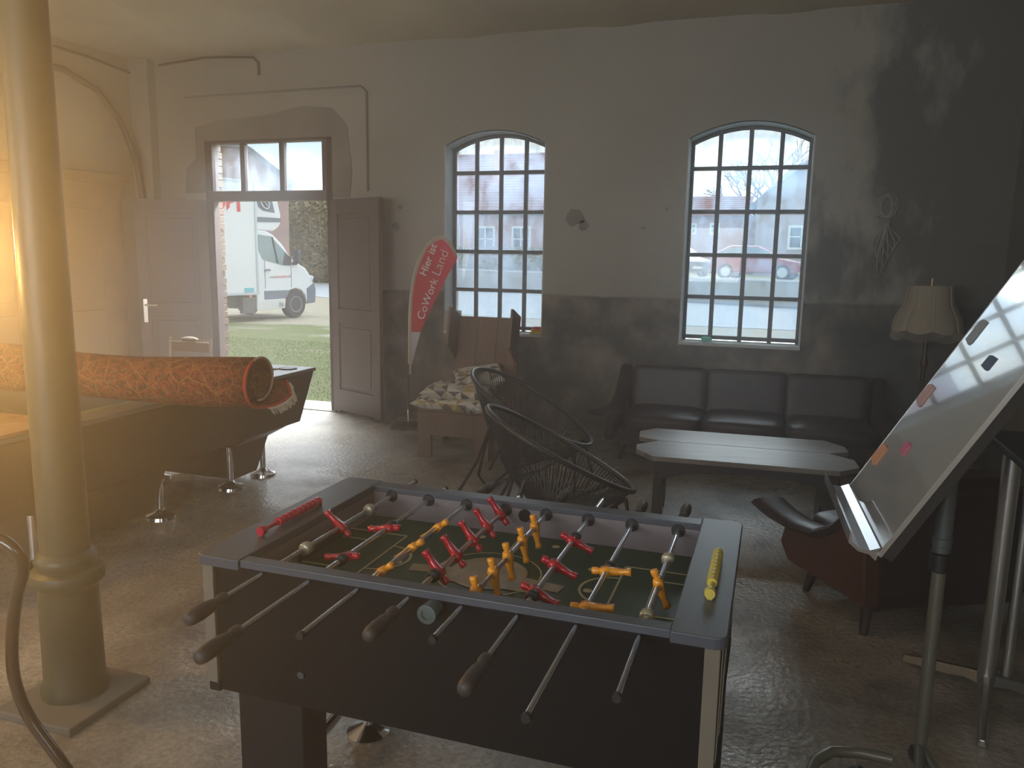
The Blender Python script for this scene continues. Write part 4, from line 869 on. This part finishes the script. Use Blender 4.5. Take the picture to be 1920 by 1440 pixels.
def tri_material(name, seed, k):
    m = mat(name, (.7, .7, .7), .9, bump=(70, .25, .002)); n, b = nodes(m); L = n.links.new; N = n.nodes.new
    t = N('ShaderNodeTexCoord'); mp_ = N('ShaderNodeMapping'); mp_.inputs['Scale'].default_value = (k, k, k); mp_.inputs['Location'].default_value = (seed, seed*.37, 0); L(t.outputs['Object'], mp_.inputs[0])
    sp = N('ShaderNodeSeparateXYZ'); L(mp_.outputs[0], sp.inputs[0])
    def mth(op, a, b_=None):
        q = N('ShaderNodeMath'); q.operation = op
        for i, v in enumerate((a, b_)):
            if v is None: continue
            if isinstance(v, (int, float)): q.inputs[i].default_value = v
            else: L(v, q.inputs[i])
        return q.outputs[0]
    yz = mth('ADD', sp.outputs['Y'], mth('MULTIPLY', sp.outputs['Z'], 1.3))
    fxn, fyn = mth('FRACT', sp.outputs['X']), mth('FRACT', yz); cxn, cyn = mth('FLOOR', sp.outputs['X']), mth('FLOOR', yz)
    t1 = mth('GREATER_THAN', fxn, fyn); t2 = mth('GREATER_THAN', mth('ADD', fxn, fyn), 1.0)
    idx = mth('ADD', mth('MULTIPLY', t1, 2.0), t2); cb = N('ShaderNodeCombineXYZ'); L(cxn, cb.inputs[0]); L(cyn, cb.inputs[1]); L(idx, cb.inputs[2])
    wn = N('ShaderNodeTexWhiteNoise'); wn.noise_dimensions = '3D'; L(cb.outputs[0], wn.inputs['Vector'])
    r = N('ShaderNodeValToRGB'); r.color_ramp.interpolation = 'CONSTANT'; e = r.color_ramp.elements; e[0].position = 0; e[0].color = srgb(206, 204, 196); e[1].position = .34; e[1].color = srgb(172, 170, 164)
    for p, c in ((.52, srgb(104, 102, 104)), (.74, srgb(176, 152, 88)), (.86, srgb(196, 186, 160))): x = e.new(p); x.color = c
    L(wn.outputs['Value'], r.inputs[0]); L(r.outputs[0], b.inputs['Base Color'])
    return m
def pillow(name, label, loc, dims, rot, m, seed):
    g = G(); n = 18; r = random.Random(seed); ph = [r.uniform(0, 6) for _ in range(4)]
    top, bot = [], []
    for s_, arr in ((1, top), (-1, bot)):
        for i in range(n+1):
            row = []
            for j in range(n+1):
                u, v = 2*i/n-1, 2*j/n-1
                th = ((1-u**4)*(1-v**4))**.45
                pin = 1 - .10*(abs(u)**3*(1-abs(v)**2)) ; pin2 = 1 - .10*(abs(v)**3*(1-abs(u)**2))
                w_ = .16*math.sin(5*u+ph[0]+2*v)*th + .10*math.sin(8*v+ph[1])*th
                row.append(g.b.verts.new((u*dims[0]/2*pin, v*dims[1]/2*pin2, s_*dims[2]/2*th*(1+w_) + .012*math.sin(3*u+ph[2])*math.sin(2*v+ph[3]))))
            arr.append(row)
        for i in range(n):
            for j in range(n): g.b.faces.new((arr[i][j], arr[i+1][j], arr[i+1][j+1], arr[i][j+1]))
    bmesh.ops.remove_doubles(g.b, verts=g.b.verts, dist=.0015)
    return tag(g.ob(name, m, smooth=True, loc=loc, rot=rot), label, 'cushion')
pillow('cushion', 'bottom triangle-patterned seat cushion on the wooden chair', (-2.36, 5.80, .435), (.66, .52, .12), (0, .02, 0), tri_material('tri_print', 1.3, 12), 1)
pillow('cushion', 'middle triangle-patterned cushion with pale and ochre triangles', (-2.34, 5.83, .535), (.60, .50, .13), (.03, -.04, .12), tri_material('tri_print_middle', 4.7, 9), 2)
pillow('cushion', 'small crumpled patterned cushion on top of the cushion pile', (-2.24, 5.90, .635), (.42, .38, .12), (.15, -.12, .4), tri_material('tri_print_top', 8.1, 11), 3)

# ------------------------------------------------------------------ string chairs
M_CORD = mat('black_cord', srgb(46, 46, 46), .4); M_FR2 = mat('black_tube', srgb(34, 34, 34), .4, .3)
def string_chair(label, loc, rz, U, zc, V=.35, zring=.20):
    t = thing('string_chair', label, 'chair', loc, rz, None)
    U = Vector(U); Vv = Vector((0, V, 0)); c = Vector((0, 0, zc)); N_ = 64
    def R(a): return c + U*math.cos(a) + Vv*math.sin(a)*(1-.14*math.cos(a))
    rim = [R(2*PI*i/N_) for i in range(N_)]
    G().tube(rim, .0155, 10, closed=True).ob('rim', M_CORD, t, smooth=True)
    # second rail just below the rim where the cords are laced
    lowc = Vector((-.06, 0, zring)); rr = .07
    g = G(); n = 116
    for i in range(n):
        a = 2*PI*(i+.5)/n; p = R(a); q = lowc + Vector((rr*1.3*math.cos(a), rr*math.sin(a), 0)); m_ = p.lerp(q, .5) + Vector((0, 0, -.035)) + (Vector((p.x, p.y, 0))-Vector((lowc.x, lowc.y, 0)))*.10
        g.tube([p, m_, q], .0036, 4, caps=False)
    stuff(g.ob('cords', M_CORD, t, smooth=True))
    G().tube([lowc + Vector((rr*1.3*math.cos(a), rr*math.sin(a), 0)) for a in [2*PI*i/20 for i in range(20)]], .009, 8, closed=True).ob('seat_ring', M_FR2, t, smooth=True)
    # bent-tube frame: two sides joined under the seat
    for s_ in (-1, 1):
        pb = R(PI - s_*.75)*.92 + Vector((.06, 0, -.22)); pf_ = R(s_*.55)*.96 + Vector((0, 0, -.03))
        pts = [pb, Vector((-.30, s_*.24, .12)), Vector((-.24, s_*.22, .03)), Vector((-.10, s_*.20, .10)), Vector((.15, s_*.22, .20)), pf_]
        G().tube(pts, .0105, 8).ob('frame_tube', M_FR2, t, smooth=True)
        G().tube([pf_, pf_ + Vector((.02, s_*.03, -.12)), Vector((pf_.x+.05, s_*.30, .006))], .0105, 8).ob('leg', M_FR2, t, smooth=True)
        G().tube([pb, Vector((pb.x-.08, s_*.27, .22)), Vector((pb.x-.20, s_*.31, .006))], .0105, 8).ob('leg', M_FR2, t, smooth=True)
    G().tube([(-.24, -.22, .03), (-.24, .22, .03)], .0105, 8).ob('cross_tube', M_FR2, t, smooth=True)
    return t
string_chair('nearer black cord lounge chair just behind the foosball table', (-1.077, 4.15, 0), math.radians(22), (.416, 0, -.23), .54)
string_chair('farther black cord lounge chair in front of the wooden chair', (-1.541, 5.10, 0), 0, (.416, 0, -.23), .58)

# ------------------------------------------------------------------ leather sofa and armchair
M_LEA = mat('brown_leather', srgb(50, 34, 36), .42, spec=.4, noise=(18, .6, srgb(38, 27, 28)), bump=(55, .35, .003))
M_LEB = mat('tan_leather', srgb(88, 50, 34), .4, noise=(8, .6, srgb(66, 40, 30)), bump=(50, .3, .003)); M_LWOOD = mat('dark_leg', srgb(40, 28, 22), .5)
def arm_part(side, y0, y1, zt, zb_, parent, m_side):
    """curved arm: padded top strip and the panel below it. side=-1 left, 1 right; local front is -y"""
    D = y1-y0; cur = [(-.06, .005, .11), (.10, -.02, .09), (.30, -.035, .05), (.50, -.02, .02), (.68, .05, .0), (.84, .17, .0), (.95, .265, .0)]
    rings = []
    for u, dz, fl_ in cur:
        y = y0 + u*D; w = .19 - .09*u; cx = side*(fl_*.65); z_ = zt + dz
        rings.append([(cx + w/2*math.cos(a) + 0, y, z_ + .028*math.sin(a)) for a in [2*PI*k/10 for k in range(10)]])
    a = G(); a.loft(rings); return a, cur
def seat_unit(name, label, cat, loc, rz, W_, seats, D=.82, zt=.40, side_mat=None, topz=.69):
    t = thing(name, label, cat, loc, rz); y0, y1 = -D/2, D/2; sm = side_mat or M_LEA
    G().box((0, .02, .20), (W_-.10, D-.10, .13)).ob('base', M_LEA, t, bevel=.015)
    G().box((0, D/2-.055, .43), (W_-.06, .10, .46), (-.10, 0, 0)).ob('back_frame', M_LEA, t, bevel=.03)
    sw = (W_-.16)/seats
    for k in range(seats):
        cx = -W_/2+.08 + sw*(k+.5)
        G().rbox((cx, -.07, .315), (sw-.008, D-.20, .145), 6, 7, .22).ob('seat_cushion', M_LEA, t, smooth=True)
        b = G(); b.rbox((0, 0, 0), (sw-.006, .12, .43), 14, 9); b.xf(Matrix.Translation((cx, D/2-.165, .49)) @ Matrix.Rotation(-.16, 4, 'X')); b.ob('back_cushion', M_LEA, t, smooth=True)
    for s_ in (-1, 1):
        a, cur = arm_part(s_, y0, y1, zt, .2, t, sm); a.xf(Matrix.Translation((s_*(W_/2), 0, 0))); ao = a.ob('arm', M_LEA, t, smooth=True)
        p = [(y0 + u*D, zt+dz-.015) for u, dz, _ in cur[1:]]; poly = p + [(y1+.0, .18), (y0+.10, .15), (y0+.02, .22)]
        G().prism(poly, s_*(W_/2)-.045, s_*(W_/2)+.03, 'x').ob('side_panel', sm, t, bevel=.01)
        st = G()
        for (u, dz, f_), (u2, dz2, f2) in zip(cur, cur[1:]):
            for q in range(6):
                v = q/6; st.blob((s_*(W_/2 + f_*.65*(1-v)+f2*.65*v + .066 - .024*u), y0+(u+(u2-u)*v)*D, zt+dz*(1-v)+dz2*v-.006), (.006, .008, .006), 1)
        so_ = st.ob('piping', mat('stitch_tan', srgb(96, 70, 58), .6), ao); stuff(so_)
        for yy, rx in ((y0+.16, .0), (y1-.14, .0)):
            l = G(); l.lathe([(.018, 0), (.032, .17)], 14, (s_*(W_/2-.10), yy, 0)); 
            for v in l.b.verts:
                k_ = 1-v.co.z/.17; v.co.x += s_*.035*k_; v.co.y += (.03 if yy > 0 else -.03)*k_
            l.ob('leg', M_LWOOD, t, smooth=True)
    return t
seat_unit('leather_sofa', 'dark brown three-seat leather sofa against the window wall', 'sofa', (-.17, 6.42, 0), math.radians(1.0), 2.02, 3)
seat_unit('leather_armchair', 'brown leather armchair seen from behind beside the flip chart', 'armchair', (.64, 3.90, 0), math.radians(208.7), .80, 1, D=.70, zt=.40, side_mat=M_LEB)

# ------------------------------------------------------------------ coffee table
M_CT = mat('weathered_top', srgb(132, 126, 118), .42, noise=(3, .9, srgb(98, 90, 82), (1, 9, 1)), bump=(20, .2, .003))
ct = thing('coffee_table', 'low wooden coffee table with a notched eight-cornered top', 'coffee table', (-.12, 4.93, 0), math.radians(4.5))
k = 1.15/1.12*1.0; top_ = [(-.56, .42), (-.66, .30), (-.65, .13), (-.52, .05), (-.65, -.09), (-.64, -.22), (-.53, -.37), (.50, -.40), (.62, -.28), (.62, -.10), (.50, .02), (.62, .10), (.62, .24), (.52, .38)]
def half(ps): return ps
fr_ = [(-.52, .048), (-.65, -.09), (-.64, -.22), (-.53, -.37), (.50, -.40), (.62, -.28), (.62, -.10), (.50, .018)]
bk_ = [(-.52, .052), (.50, .022), (.62, .10), (.62, .24), (.52, .38), (-.56, .42), (-.66, .30), (-.65, .13)]
for p in (fr_, bk_): G().prism(p, .425, .455, 'z').ob('top_plank', M_CT, ct, bevel=.004)
M_CD = mat('dark_oak', srgb(62, 56, 54), .55, noise=(5, .5, srgb(46, 42, 40)))
for s_ in (-1, 1):
    G().prism([(-.27, 0), (-.10, 0), (-.04, .12), (.04, .12), (.10, 0), (.27, 0), (.20, .425), (-.20, .425)], s_*.50-.03, s_*.50+.03, 'x').ob('trestle', M_CD, ct, bevel=.005)
for yy in (-.22, .22):
    G().prism([(-.52, .425), (.52, .425), (.52, .27), (.30, .33), (0, .35), (-.30, .33), (-.52, .27)], yy-.014, yy+.014, 'y').ob('apron', M_CD, ct, bevel=.003)

# ------------------------------------------------------------------ flip chart
fch = thing('flip_chart', 'tilted mobile whiteboard flip chart on a telescopic pole', 'flip chart', (.54, 2.62, 0))
BW, BH, TH = .70, 1.06, math.radians(60)
o0 = Vector((.328-.54, 2.80-2.62, .74)); uy = Vector((-.045, 1, 0)).normalized(); uv = Vector((math.cos(TH), 0, math.sin(TH))); uv = (uv - uy*uv.dot(uy)).normalized(); un = uy.cross(uv).normalized()
if un.x > 0: un = -un
MB_ = Matrix((uy, uv, un)).transposed().to_4x4(); MB_.translation = o0
g = G(); g.box((0, BH/2, 0), (BW, BH, .012)); g.xf(MB_); bd = g.ob('board', mat('whiteboard', srgb(176, 174, 168), .09, .45, coat=1.), fch)
g = G()
for s_ in (-1, 1): g.box((s_*BW/2, BH/2, 0), (.003, BH, .014))
g.box((0, BH, 0), (BW, .004, .014)); g.xf(MB_); g.ob('board_edge', MC['satin_aluminium'], fch)
g = G(); g.box((0, BH/2, -.024), (BW-.006, BH-.01, .03)); g.xf(MB_); g.ob('board_back', mat('back_brown', srgb(40, 35, 28), .6), fch)
tray = [(0., .0), (.012, .035), (.03, .012), (.055, .0), (.085, .005), (.105, .03), (.108, .03), (.09, -.004), (.055, -.010), (.025, .0), (.0, -.006)]
g = G(); ra = [(-BW/2, q, w_) for w_, q in [(a, b) for a, b in tray]]
rings = [[(x, b-.012, a) for a, b in tray] for x in (-BW/2, BW/2)]; g.loft(rings); g.xf(MB_); g.ob('pen_tray', mat('tray_aluminium', (.62, .63, .66), .28, 1.), fch)
def stick(pts, c, zz=.0065, nm='magnet'):
    g = G(); g.prism(pts, zz, zz+.004, 'z'); g.xf(MB_); return g.ob(nm, c, fch)
sgn = 1
hexa = lambda cx, cy, w, h: [(cx-w/2, cy-h*.4), (cx-w*.3, cy-h/2), (cx+w/2, cy-h*.35), (cx+w*.45, cy+h*.4), (cx+w*.1, cy+h/2), (cx-w/2, cy+h*.45)]
stick(hexa(.29, .185, .09, .085), mat('orange_magnet', srgb(206, 140, 96), .6)); stick(hexa(.08, .27, .07, .05), mat('pink_magnet', srgb(196, 96, 120), .6))
stick(hexa(.29, .45, .09, .09), mat('rose_magnet', srgb(190, 150, 146), .6)); stick(hexa(-.05, .64, .07, .05), mat('slate_magnet', srgb(70, 92, 116), .6)); stick(hexa(.27, .72, .08, .10), mat('grey_magnet', srgb(150, 156, 160), .6)); stick(hexa(.02, .93, .06, .045), mat('slate_magnet', srgb(70, 92, 116), .6))
G().tube([(0, 0, -.0), (0, 0, .66)], .020, 18).ob('lower_pole', mat('grey_tube', srgb(120, 118, 106), .35, .5), fch, smooth=True)
G().tube([(0, 0, .72), (0, 0, .98), (.06, 0, 1.12)], .026, 18).ob('upper_pole', mat('grey_sleeve', srgb(84, 88, 86), .45, .2), fch, smooth=True)
g = G(); g.lathe([(.022, .655), (.03, .66), (.03, .715), (.022, .72)], 20); g.ob('clamp', M_BLACKP, fch, smooth=True)
g = G(); g.lathe([(.022, .735), (.029, .74), (.029, .765), (.022, .77)], 20); g.ob('collar', MC['grey_sleeve'], fch, smooth=True)
# curved tubular base with castors
arc = [(-.36+.04*0, -.42, .10)]
arc = [Vector((-.355, -.34, .085)), Vector((-.33, -.26, .10)), Vector((-.28, -.205, .108)), Vector((-.20, -.185, .11)), Vector((-.11, -.185, .108))]
arc2 = [Vector((-.355, -.34, .085)), Vector((-.34, -.42, .08)), Vector((-.22, -.46, .08)), Vector((-.05, -.30, .07)), Vector((0, 0, .06))]
tube_ = G().tube(arc[::-1] + arc2[1:], .017, 14).ob('base_tube', MC['grey_tube'], fch, smooth=True)
g = G(); g.cyl((0, 0, .06), (.10, -.46, .06), .015); g.ob('base_arm', MC['grey_tube'], fch, smooth=True)
for x, y in ((-.20, -.19), (.10, -.46), (-.34, -.42), (0, 0)): G().lathe([(.008, -.014), (.030, -.014), (.032, 0), (.030, .014), (.008, .014)], 16, (x, y, .033), 'y').ob('castor', M_BLACKP, fch)

# ------------------------------------------------------------------ bar table at the right
bt = thing('bar_table', 'black topped table on chrome column with four-armed foot', 'table', (.83, 3.10, 0))
g = G(); g.box((.32, .0, .955), (.70, .62, .03)); g.ob('tabletop', M_BLACK, bt, bevel=.006)
for dx, rr in ((-.0, .030), (.062, .018)): G().cyl((dx, 0, .07 if dx == 0 else .12), (dx, 0, .94), rr, n=20).ob('column_tube', M_STEEL, bt, smooth=True)
for a in (135, -103, 12, 60):
    A = math.radians(a); d = Vector((math.cos(A), math.sin(A), 0)); s2 = Vector((-d.y, d.x, 0)); rings = []
    for u, w_, z0, z1 in ((0, .028, .075, .12), (.07, .022, .07, .105), (.14, .020, .045, .085), (.25, .018, .02, .055), (.33, .016, .002, .03)):
        rings.append([d*u + s2*w_ + Vector((0, 0, z0)), d*u - s2*w_ + Vector((0, 0, z0)), d*u - s2*w_*.5 + Vector((0, 0, z1)), d*u + s2*w_*.5 + Vector((0, 0, z1))])
    G().loft(rings).ob('foot_arm', M_STEEL, bt, bevel=.004)

# ------------------------------------------------------------------ floor lamp and side table
lt = thing('side_table', 'small round glass side table with a chrome rim right of sofa', 'side table', (1.17, 6.16, 0))
G().lathe([(.0, .445), (.275, .445), (.275, .452), (0, .452)], 40).ob('glass_top', mat('smoked_glass', srgb(60, 66, 72), .06, coat=1.), lt, smooth=False)
G().tube([(.28*math.cos(2*PI*i/40), .28*math.sin(2*PI*i/40), .448) for i in range(40)], .008, 8, closed=True).ob('rim', M_CHROME, lt, smooth=True)
for a in (0.5, 2.6, 4.7): G().tube([(.25*math.cos(a), .25*math.sin(a), .44), (.20*math.cos(a), .20*math.sin(a), 0)], .010, 8).ob('leg', M_CHROME, lt, smooth=True)
fl2 = thing('floor_lamp', 'old standard lamp with cream scalloped fringed shade', 'lamp', (1.10, 6.56, 0))
M_SH = mat('cream_shade', srgb(150, 142, 124), .9)
g = G(); rows = []
NA = 64
for r_, z_ in ((.155, 1.435), (.160, 1.38), (.170, 1.30), (.20, 1.245), (.225, 1.20), (.238, 1.15), (.245, 1.11)):
    rows.append([(r_*(1-.035*(abs(math.sin(4*a)) < .18))*math.cos(a), r_*(1-.035*(abs(math.sin(4*a)) < .18))*math.sin(a), z_ - (.022*abs(math.sin(4*a)) if z_ < 1.12 else 0)) for a in [2*PI*i/NA for i in range(NA)]])
g.loft([[Vector(p) for p in r_] for r_ in rows], caps=False); sh = g.ob('lamp_shade', M_SH, fl2, smooth=True)
g = G()
for a in [2*PI*i/8 for i in range(8)]: g.tube([(r_*math.cos(a)*1.005, r_*math.sin(a)*1.005, z_) for r_, z_ in ((.155, 1.435), (.160, 1.38), (.170, 1.30), (.20, 1.245), (.225, 1.20), (.238, 1.15), (.245, 1.11))], .003, 5)
g.ob('shade_seam', mat('seam_cream', srgb(176, 168, 150), .9), sh)
g = G()
for i in range(150):
    a = 2*PI*i/150; zt = 1.108-.022*abs(math.sin(4*a)); g.tube([(.245*math.cos(a), .245*math.sin(a), zt), (.247*math.cos(a), .247*math.sin(a), zt-.06)], .003, 3, caps=False)
stuff(g.ob('fringe', mat('fringe_grey', srgb(140, 132, 118), .9), sh))
g = G(); g.lathe([(.11, 0), (.12, .02), (.05, .05), (.018, .09), (.022, .2), (.014, .3), (.026, .42), (.014, .5), (.016, .8), (.03, .86), (.014, .92), (.018, 1.0), (.010, 1.1), (.008, 1.42)], 16); g.ob('stand', mat('carved_wood', srgb(64, 46, 34), .35), fl2, smooth=True)
G().tube([(0, 0, 1.42), (0, 0, 1.49)], .004, 8).ob('finial', mat('brass', (.75, .45, .25), .25, 1.), fl2, smooth=True)

# ------------------------------------------------------------------ things on walls and sills
cab_ = G()
def loop(cx, cz, rx, rz_, y, n=18, a0=0, a1=2*PI): return [(cx + rx*math.cos(a0+(a1-a0)*i/n), y, cz + rz_*math.sin(a0+(a1-a0)*i/n)) for i in range(n+1)]
Yc = YF-.012
for dx, dz, rx, rz_ in ((0, 0, .055, .085), (.012, .004, .058, .092), (-.01, -.006, .050, .08), (-.02, 0, .052, .088)): cab_.tube(loop(.795+dx, 2.04+dz, rx, rz_, Yc-.004*abs(dx)*50), .004, 6)
for cx, rx, zb2 in ((.745, .035, 1.66), (.765, .03, 1.60), (.775, .02, 1.48), (.80, .03, 1.56), (.83, .045, 1.64), (.855, .05, 1.70)):
    cab_.tube([(.795, Yc, 1.90), (cx-rx*.9, Yc-.006, (1.9+zb2)/2), (cx-rx, Yc-.006, zb2+.08), (cx, Yc-.006, zb2), (cx+rx, Yc-.004, zb2+.08), (cx+rx*.8, Yc-.002, (1.9+zb2)/2), (.80, Yc, 1.90)], .004, 6)
for z_ in (1.895, 1.91, 1.925, 1.88): cab_.tube([(.775, Yc-.012, z_), (.795, Yc-.018, z_+.004), (.818, Yc-.012, z_)], .005, 6)
cab_.tube([(.75, Yc-.006, 1.98), (.725, Yc-.01, 1.95)], [.005, .012], 8)
cco = thing('coiled_cable', 'white cable coiled and hung on the wall right of window', 'cable', (0, 0, 0)); cco.location = (.795, YF, 2.13)
cab_.xf(Matrix.Translation((-.795, -YF, -2.13))); cab_.ob('cord', mat('white_cord', srgb(150, 150, 146), .6), cco, smooth=True)
G().cyl((0, .0, 0), (0, -.035, .005), .004).ob('nail', M_STEEL, cco)
tag(G().rbox((-.545, YF+.07, ZS+.031), (.085, .06, .036), 6, 3).ob('sponge', mat('mint_sponge', srgb(110, 206, 184), .9, bump=(120, .4, .002)), smooth=True), 'mint green sponge on sill of right window', 'sponge')
rb = thing('rainbow_beanbag', 'small rainbow striped stacked toy on left window sill', 'toy', (-2.085, YF+.03, ZS+.008))
for k, (r_, z_, c) in enumerate(((.060, .012, (232, 206, 70)), (.052, .034, (236, 150, 60)), (.040, .054, (214, 76, 86)))):
    G().rbox((.004*k, 0, z_), (r_*2, r_*1.6, .03), 3, 4).ob('layer', mat('toy_%d' % k, srgb(*c), .5), rb, smooth=True)
cr_ = thing('wooden_crate', 'pale wooden crate standing on the left window sill', 'crate', (-2.93, YF+.09, ZS+.008))
g = G(); g.box((-.045, -.02, .09), (.014, .15, .18)); g.box((.045, -.02, .09), (.014, .15, .18)); g.ob('side', mat('crate_wood', srgb(190, 184, 160), .7, noise=(4, .5, srgb(160, 150, 124))), cr_, bevel=.002)
G().box((0, .05, .09), (.08, .012, .18)).ob('back', MC['crate_wood'], cr_); G().box((0, -.02, .006), (.08, .14, .012)).ob('bottom', MC['crate_wood'], cr_)

# ------------------------------------------------------------------ bentwood chair cut by the left edge
bc = thing('bentwood_chair', 'dark bentwood chair with red seat pad at the left edge', 'chair', (-1.995, 1.52, 0))
M_BW = mat('dark_bentwood', srgb(58, 44, 30), .28, coat=.6)
P_ = [(.28, .22, 0), (.21, .19, .12), (.145, .165, .25), (.065, .15, .37), (.038, .14, .48), (.050, .135, .60), (.085, .13, .72), (.115, .13, .80), (.108, .12, .85), (.06, .11, .88), (-.05, .10, .89), (-.18, .10, .875), (-.27, .11, .80), (-.29, .13, .65), (-.27, .15, .45), (-.31, .18, .2), (-.40, .22, 0)]
def smooth_path(P, k=5):
    out = []; V_ = [Vector(p) for p in P]; n = len(V_)
    for i in range(n-1):
        p0, p1, p2, p3 = V_[max(i-1, 0)], V_[i], V_[i+1], V_[min(i+2, n-1)]
        for j in range(k):
            t = j/k; out.append(.5*((2*p1) + (p2-p0)*t + (2*p0-5*p1+4*p2-p3)*t*t + (3*p1-p0-3*p2+p3)*t**3))
    return out + [V_[-1]]
BCH = [Vector((p[0]+.12, p[1]-.25, p[2])) for p in P_]
G().tube(smooth_path(BCH), .0155, 12).ob('back_hoop', M_BW, bc, smooth=True)
G().tube([(.05-.14+.20*math.cos(2*PI*i/30)-.0, -.28+.19*math.sin(2*PI*i/30), .45) for i in range(30)], .018, 10, closed=True).ob('seat_ring', M_BW, bc, smooth=True)
G().lathe([(.0, .445), (.17, .445), (.185, .46), (.17, .48), (0, .485)], 28, (-.09, -.28, 0)).ob('seat_pad', mat('red_seat', srgb(122, 46, 34), .6), bc, smooth=True)
G().tube([(-.09+.15*math.cos(2*PI*i/30), -.28+.15*math.sin(2*PI*i/30), .24) for i in range(30)], .011, 8, closed=True).ob('stretcher_ring', M_BW, bc, smooth=True)
for x, y in ((-.22, -.42), (.04, -.42)): G().tube([(x, y, .44), (x*1.15, y-.03, 0)], [.016, .011], 10).ob('leg', M_BW, bc, smooth=True)

# ------------------------------------------------------------------ thin haze volume added to imitate veiling lens glare
hz = bpy.data.materials.new('veil_haze'); hz.use_nodes = True; n = hz.node_tree; n.nodes.clear()
ho = n.nodes.new('ShaderNodeOutputMaterial'); vs = n.nodes.new('ShaderNodeVolumeScatter'); vs.inputs['Color'].default_value = (.96, .97, 1, 1); vs.inputs['Density'].default_value = .030; vs.inputs['Anisotropy'].default_value = .65
n.links.new(vs.outputs[0], ho.inputs['Volume'])
hb = G().box(((XL+XR)/2, (YF+YB)/2, ZC/2), (XR-XL-.02, YF-YB-.02, ZC-.02)).ob('haze', hz)
stuff(hb); tag(hb, 'thin haze added through the whole room to imitate lens glare', 'haze')
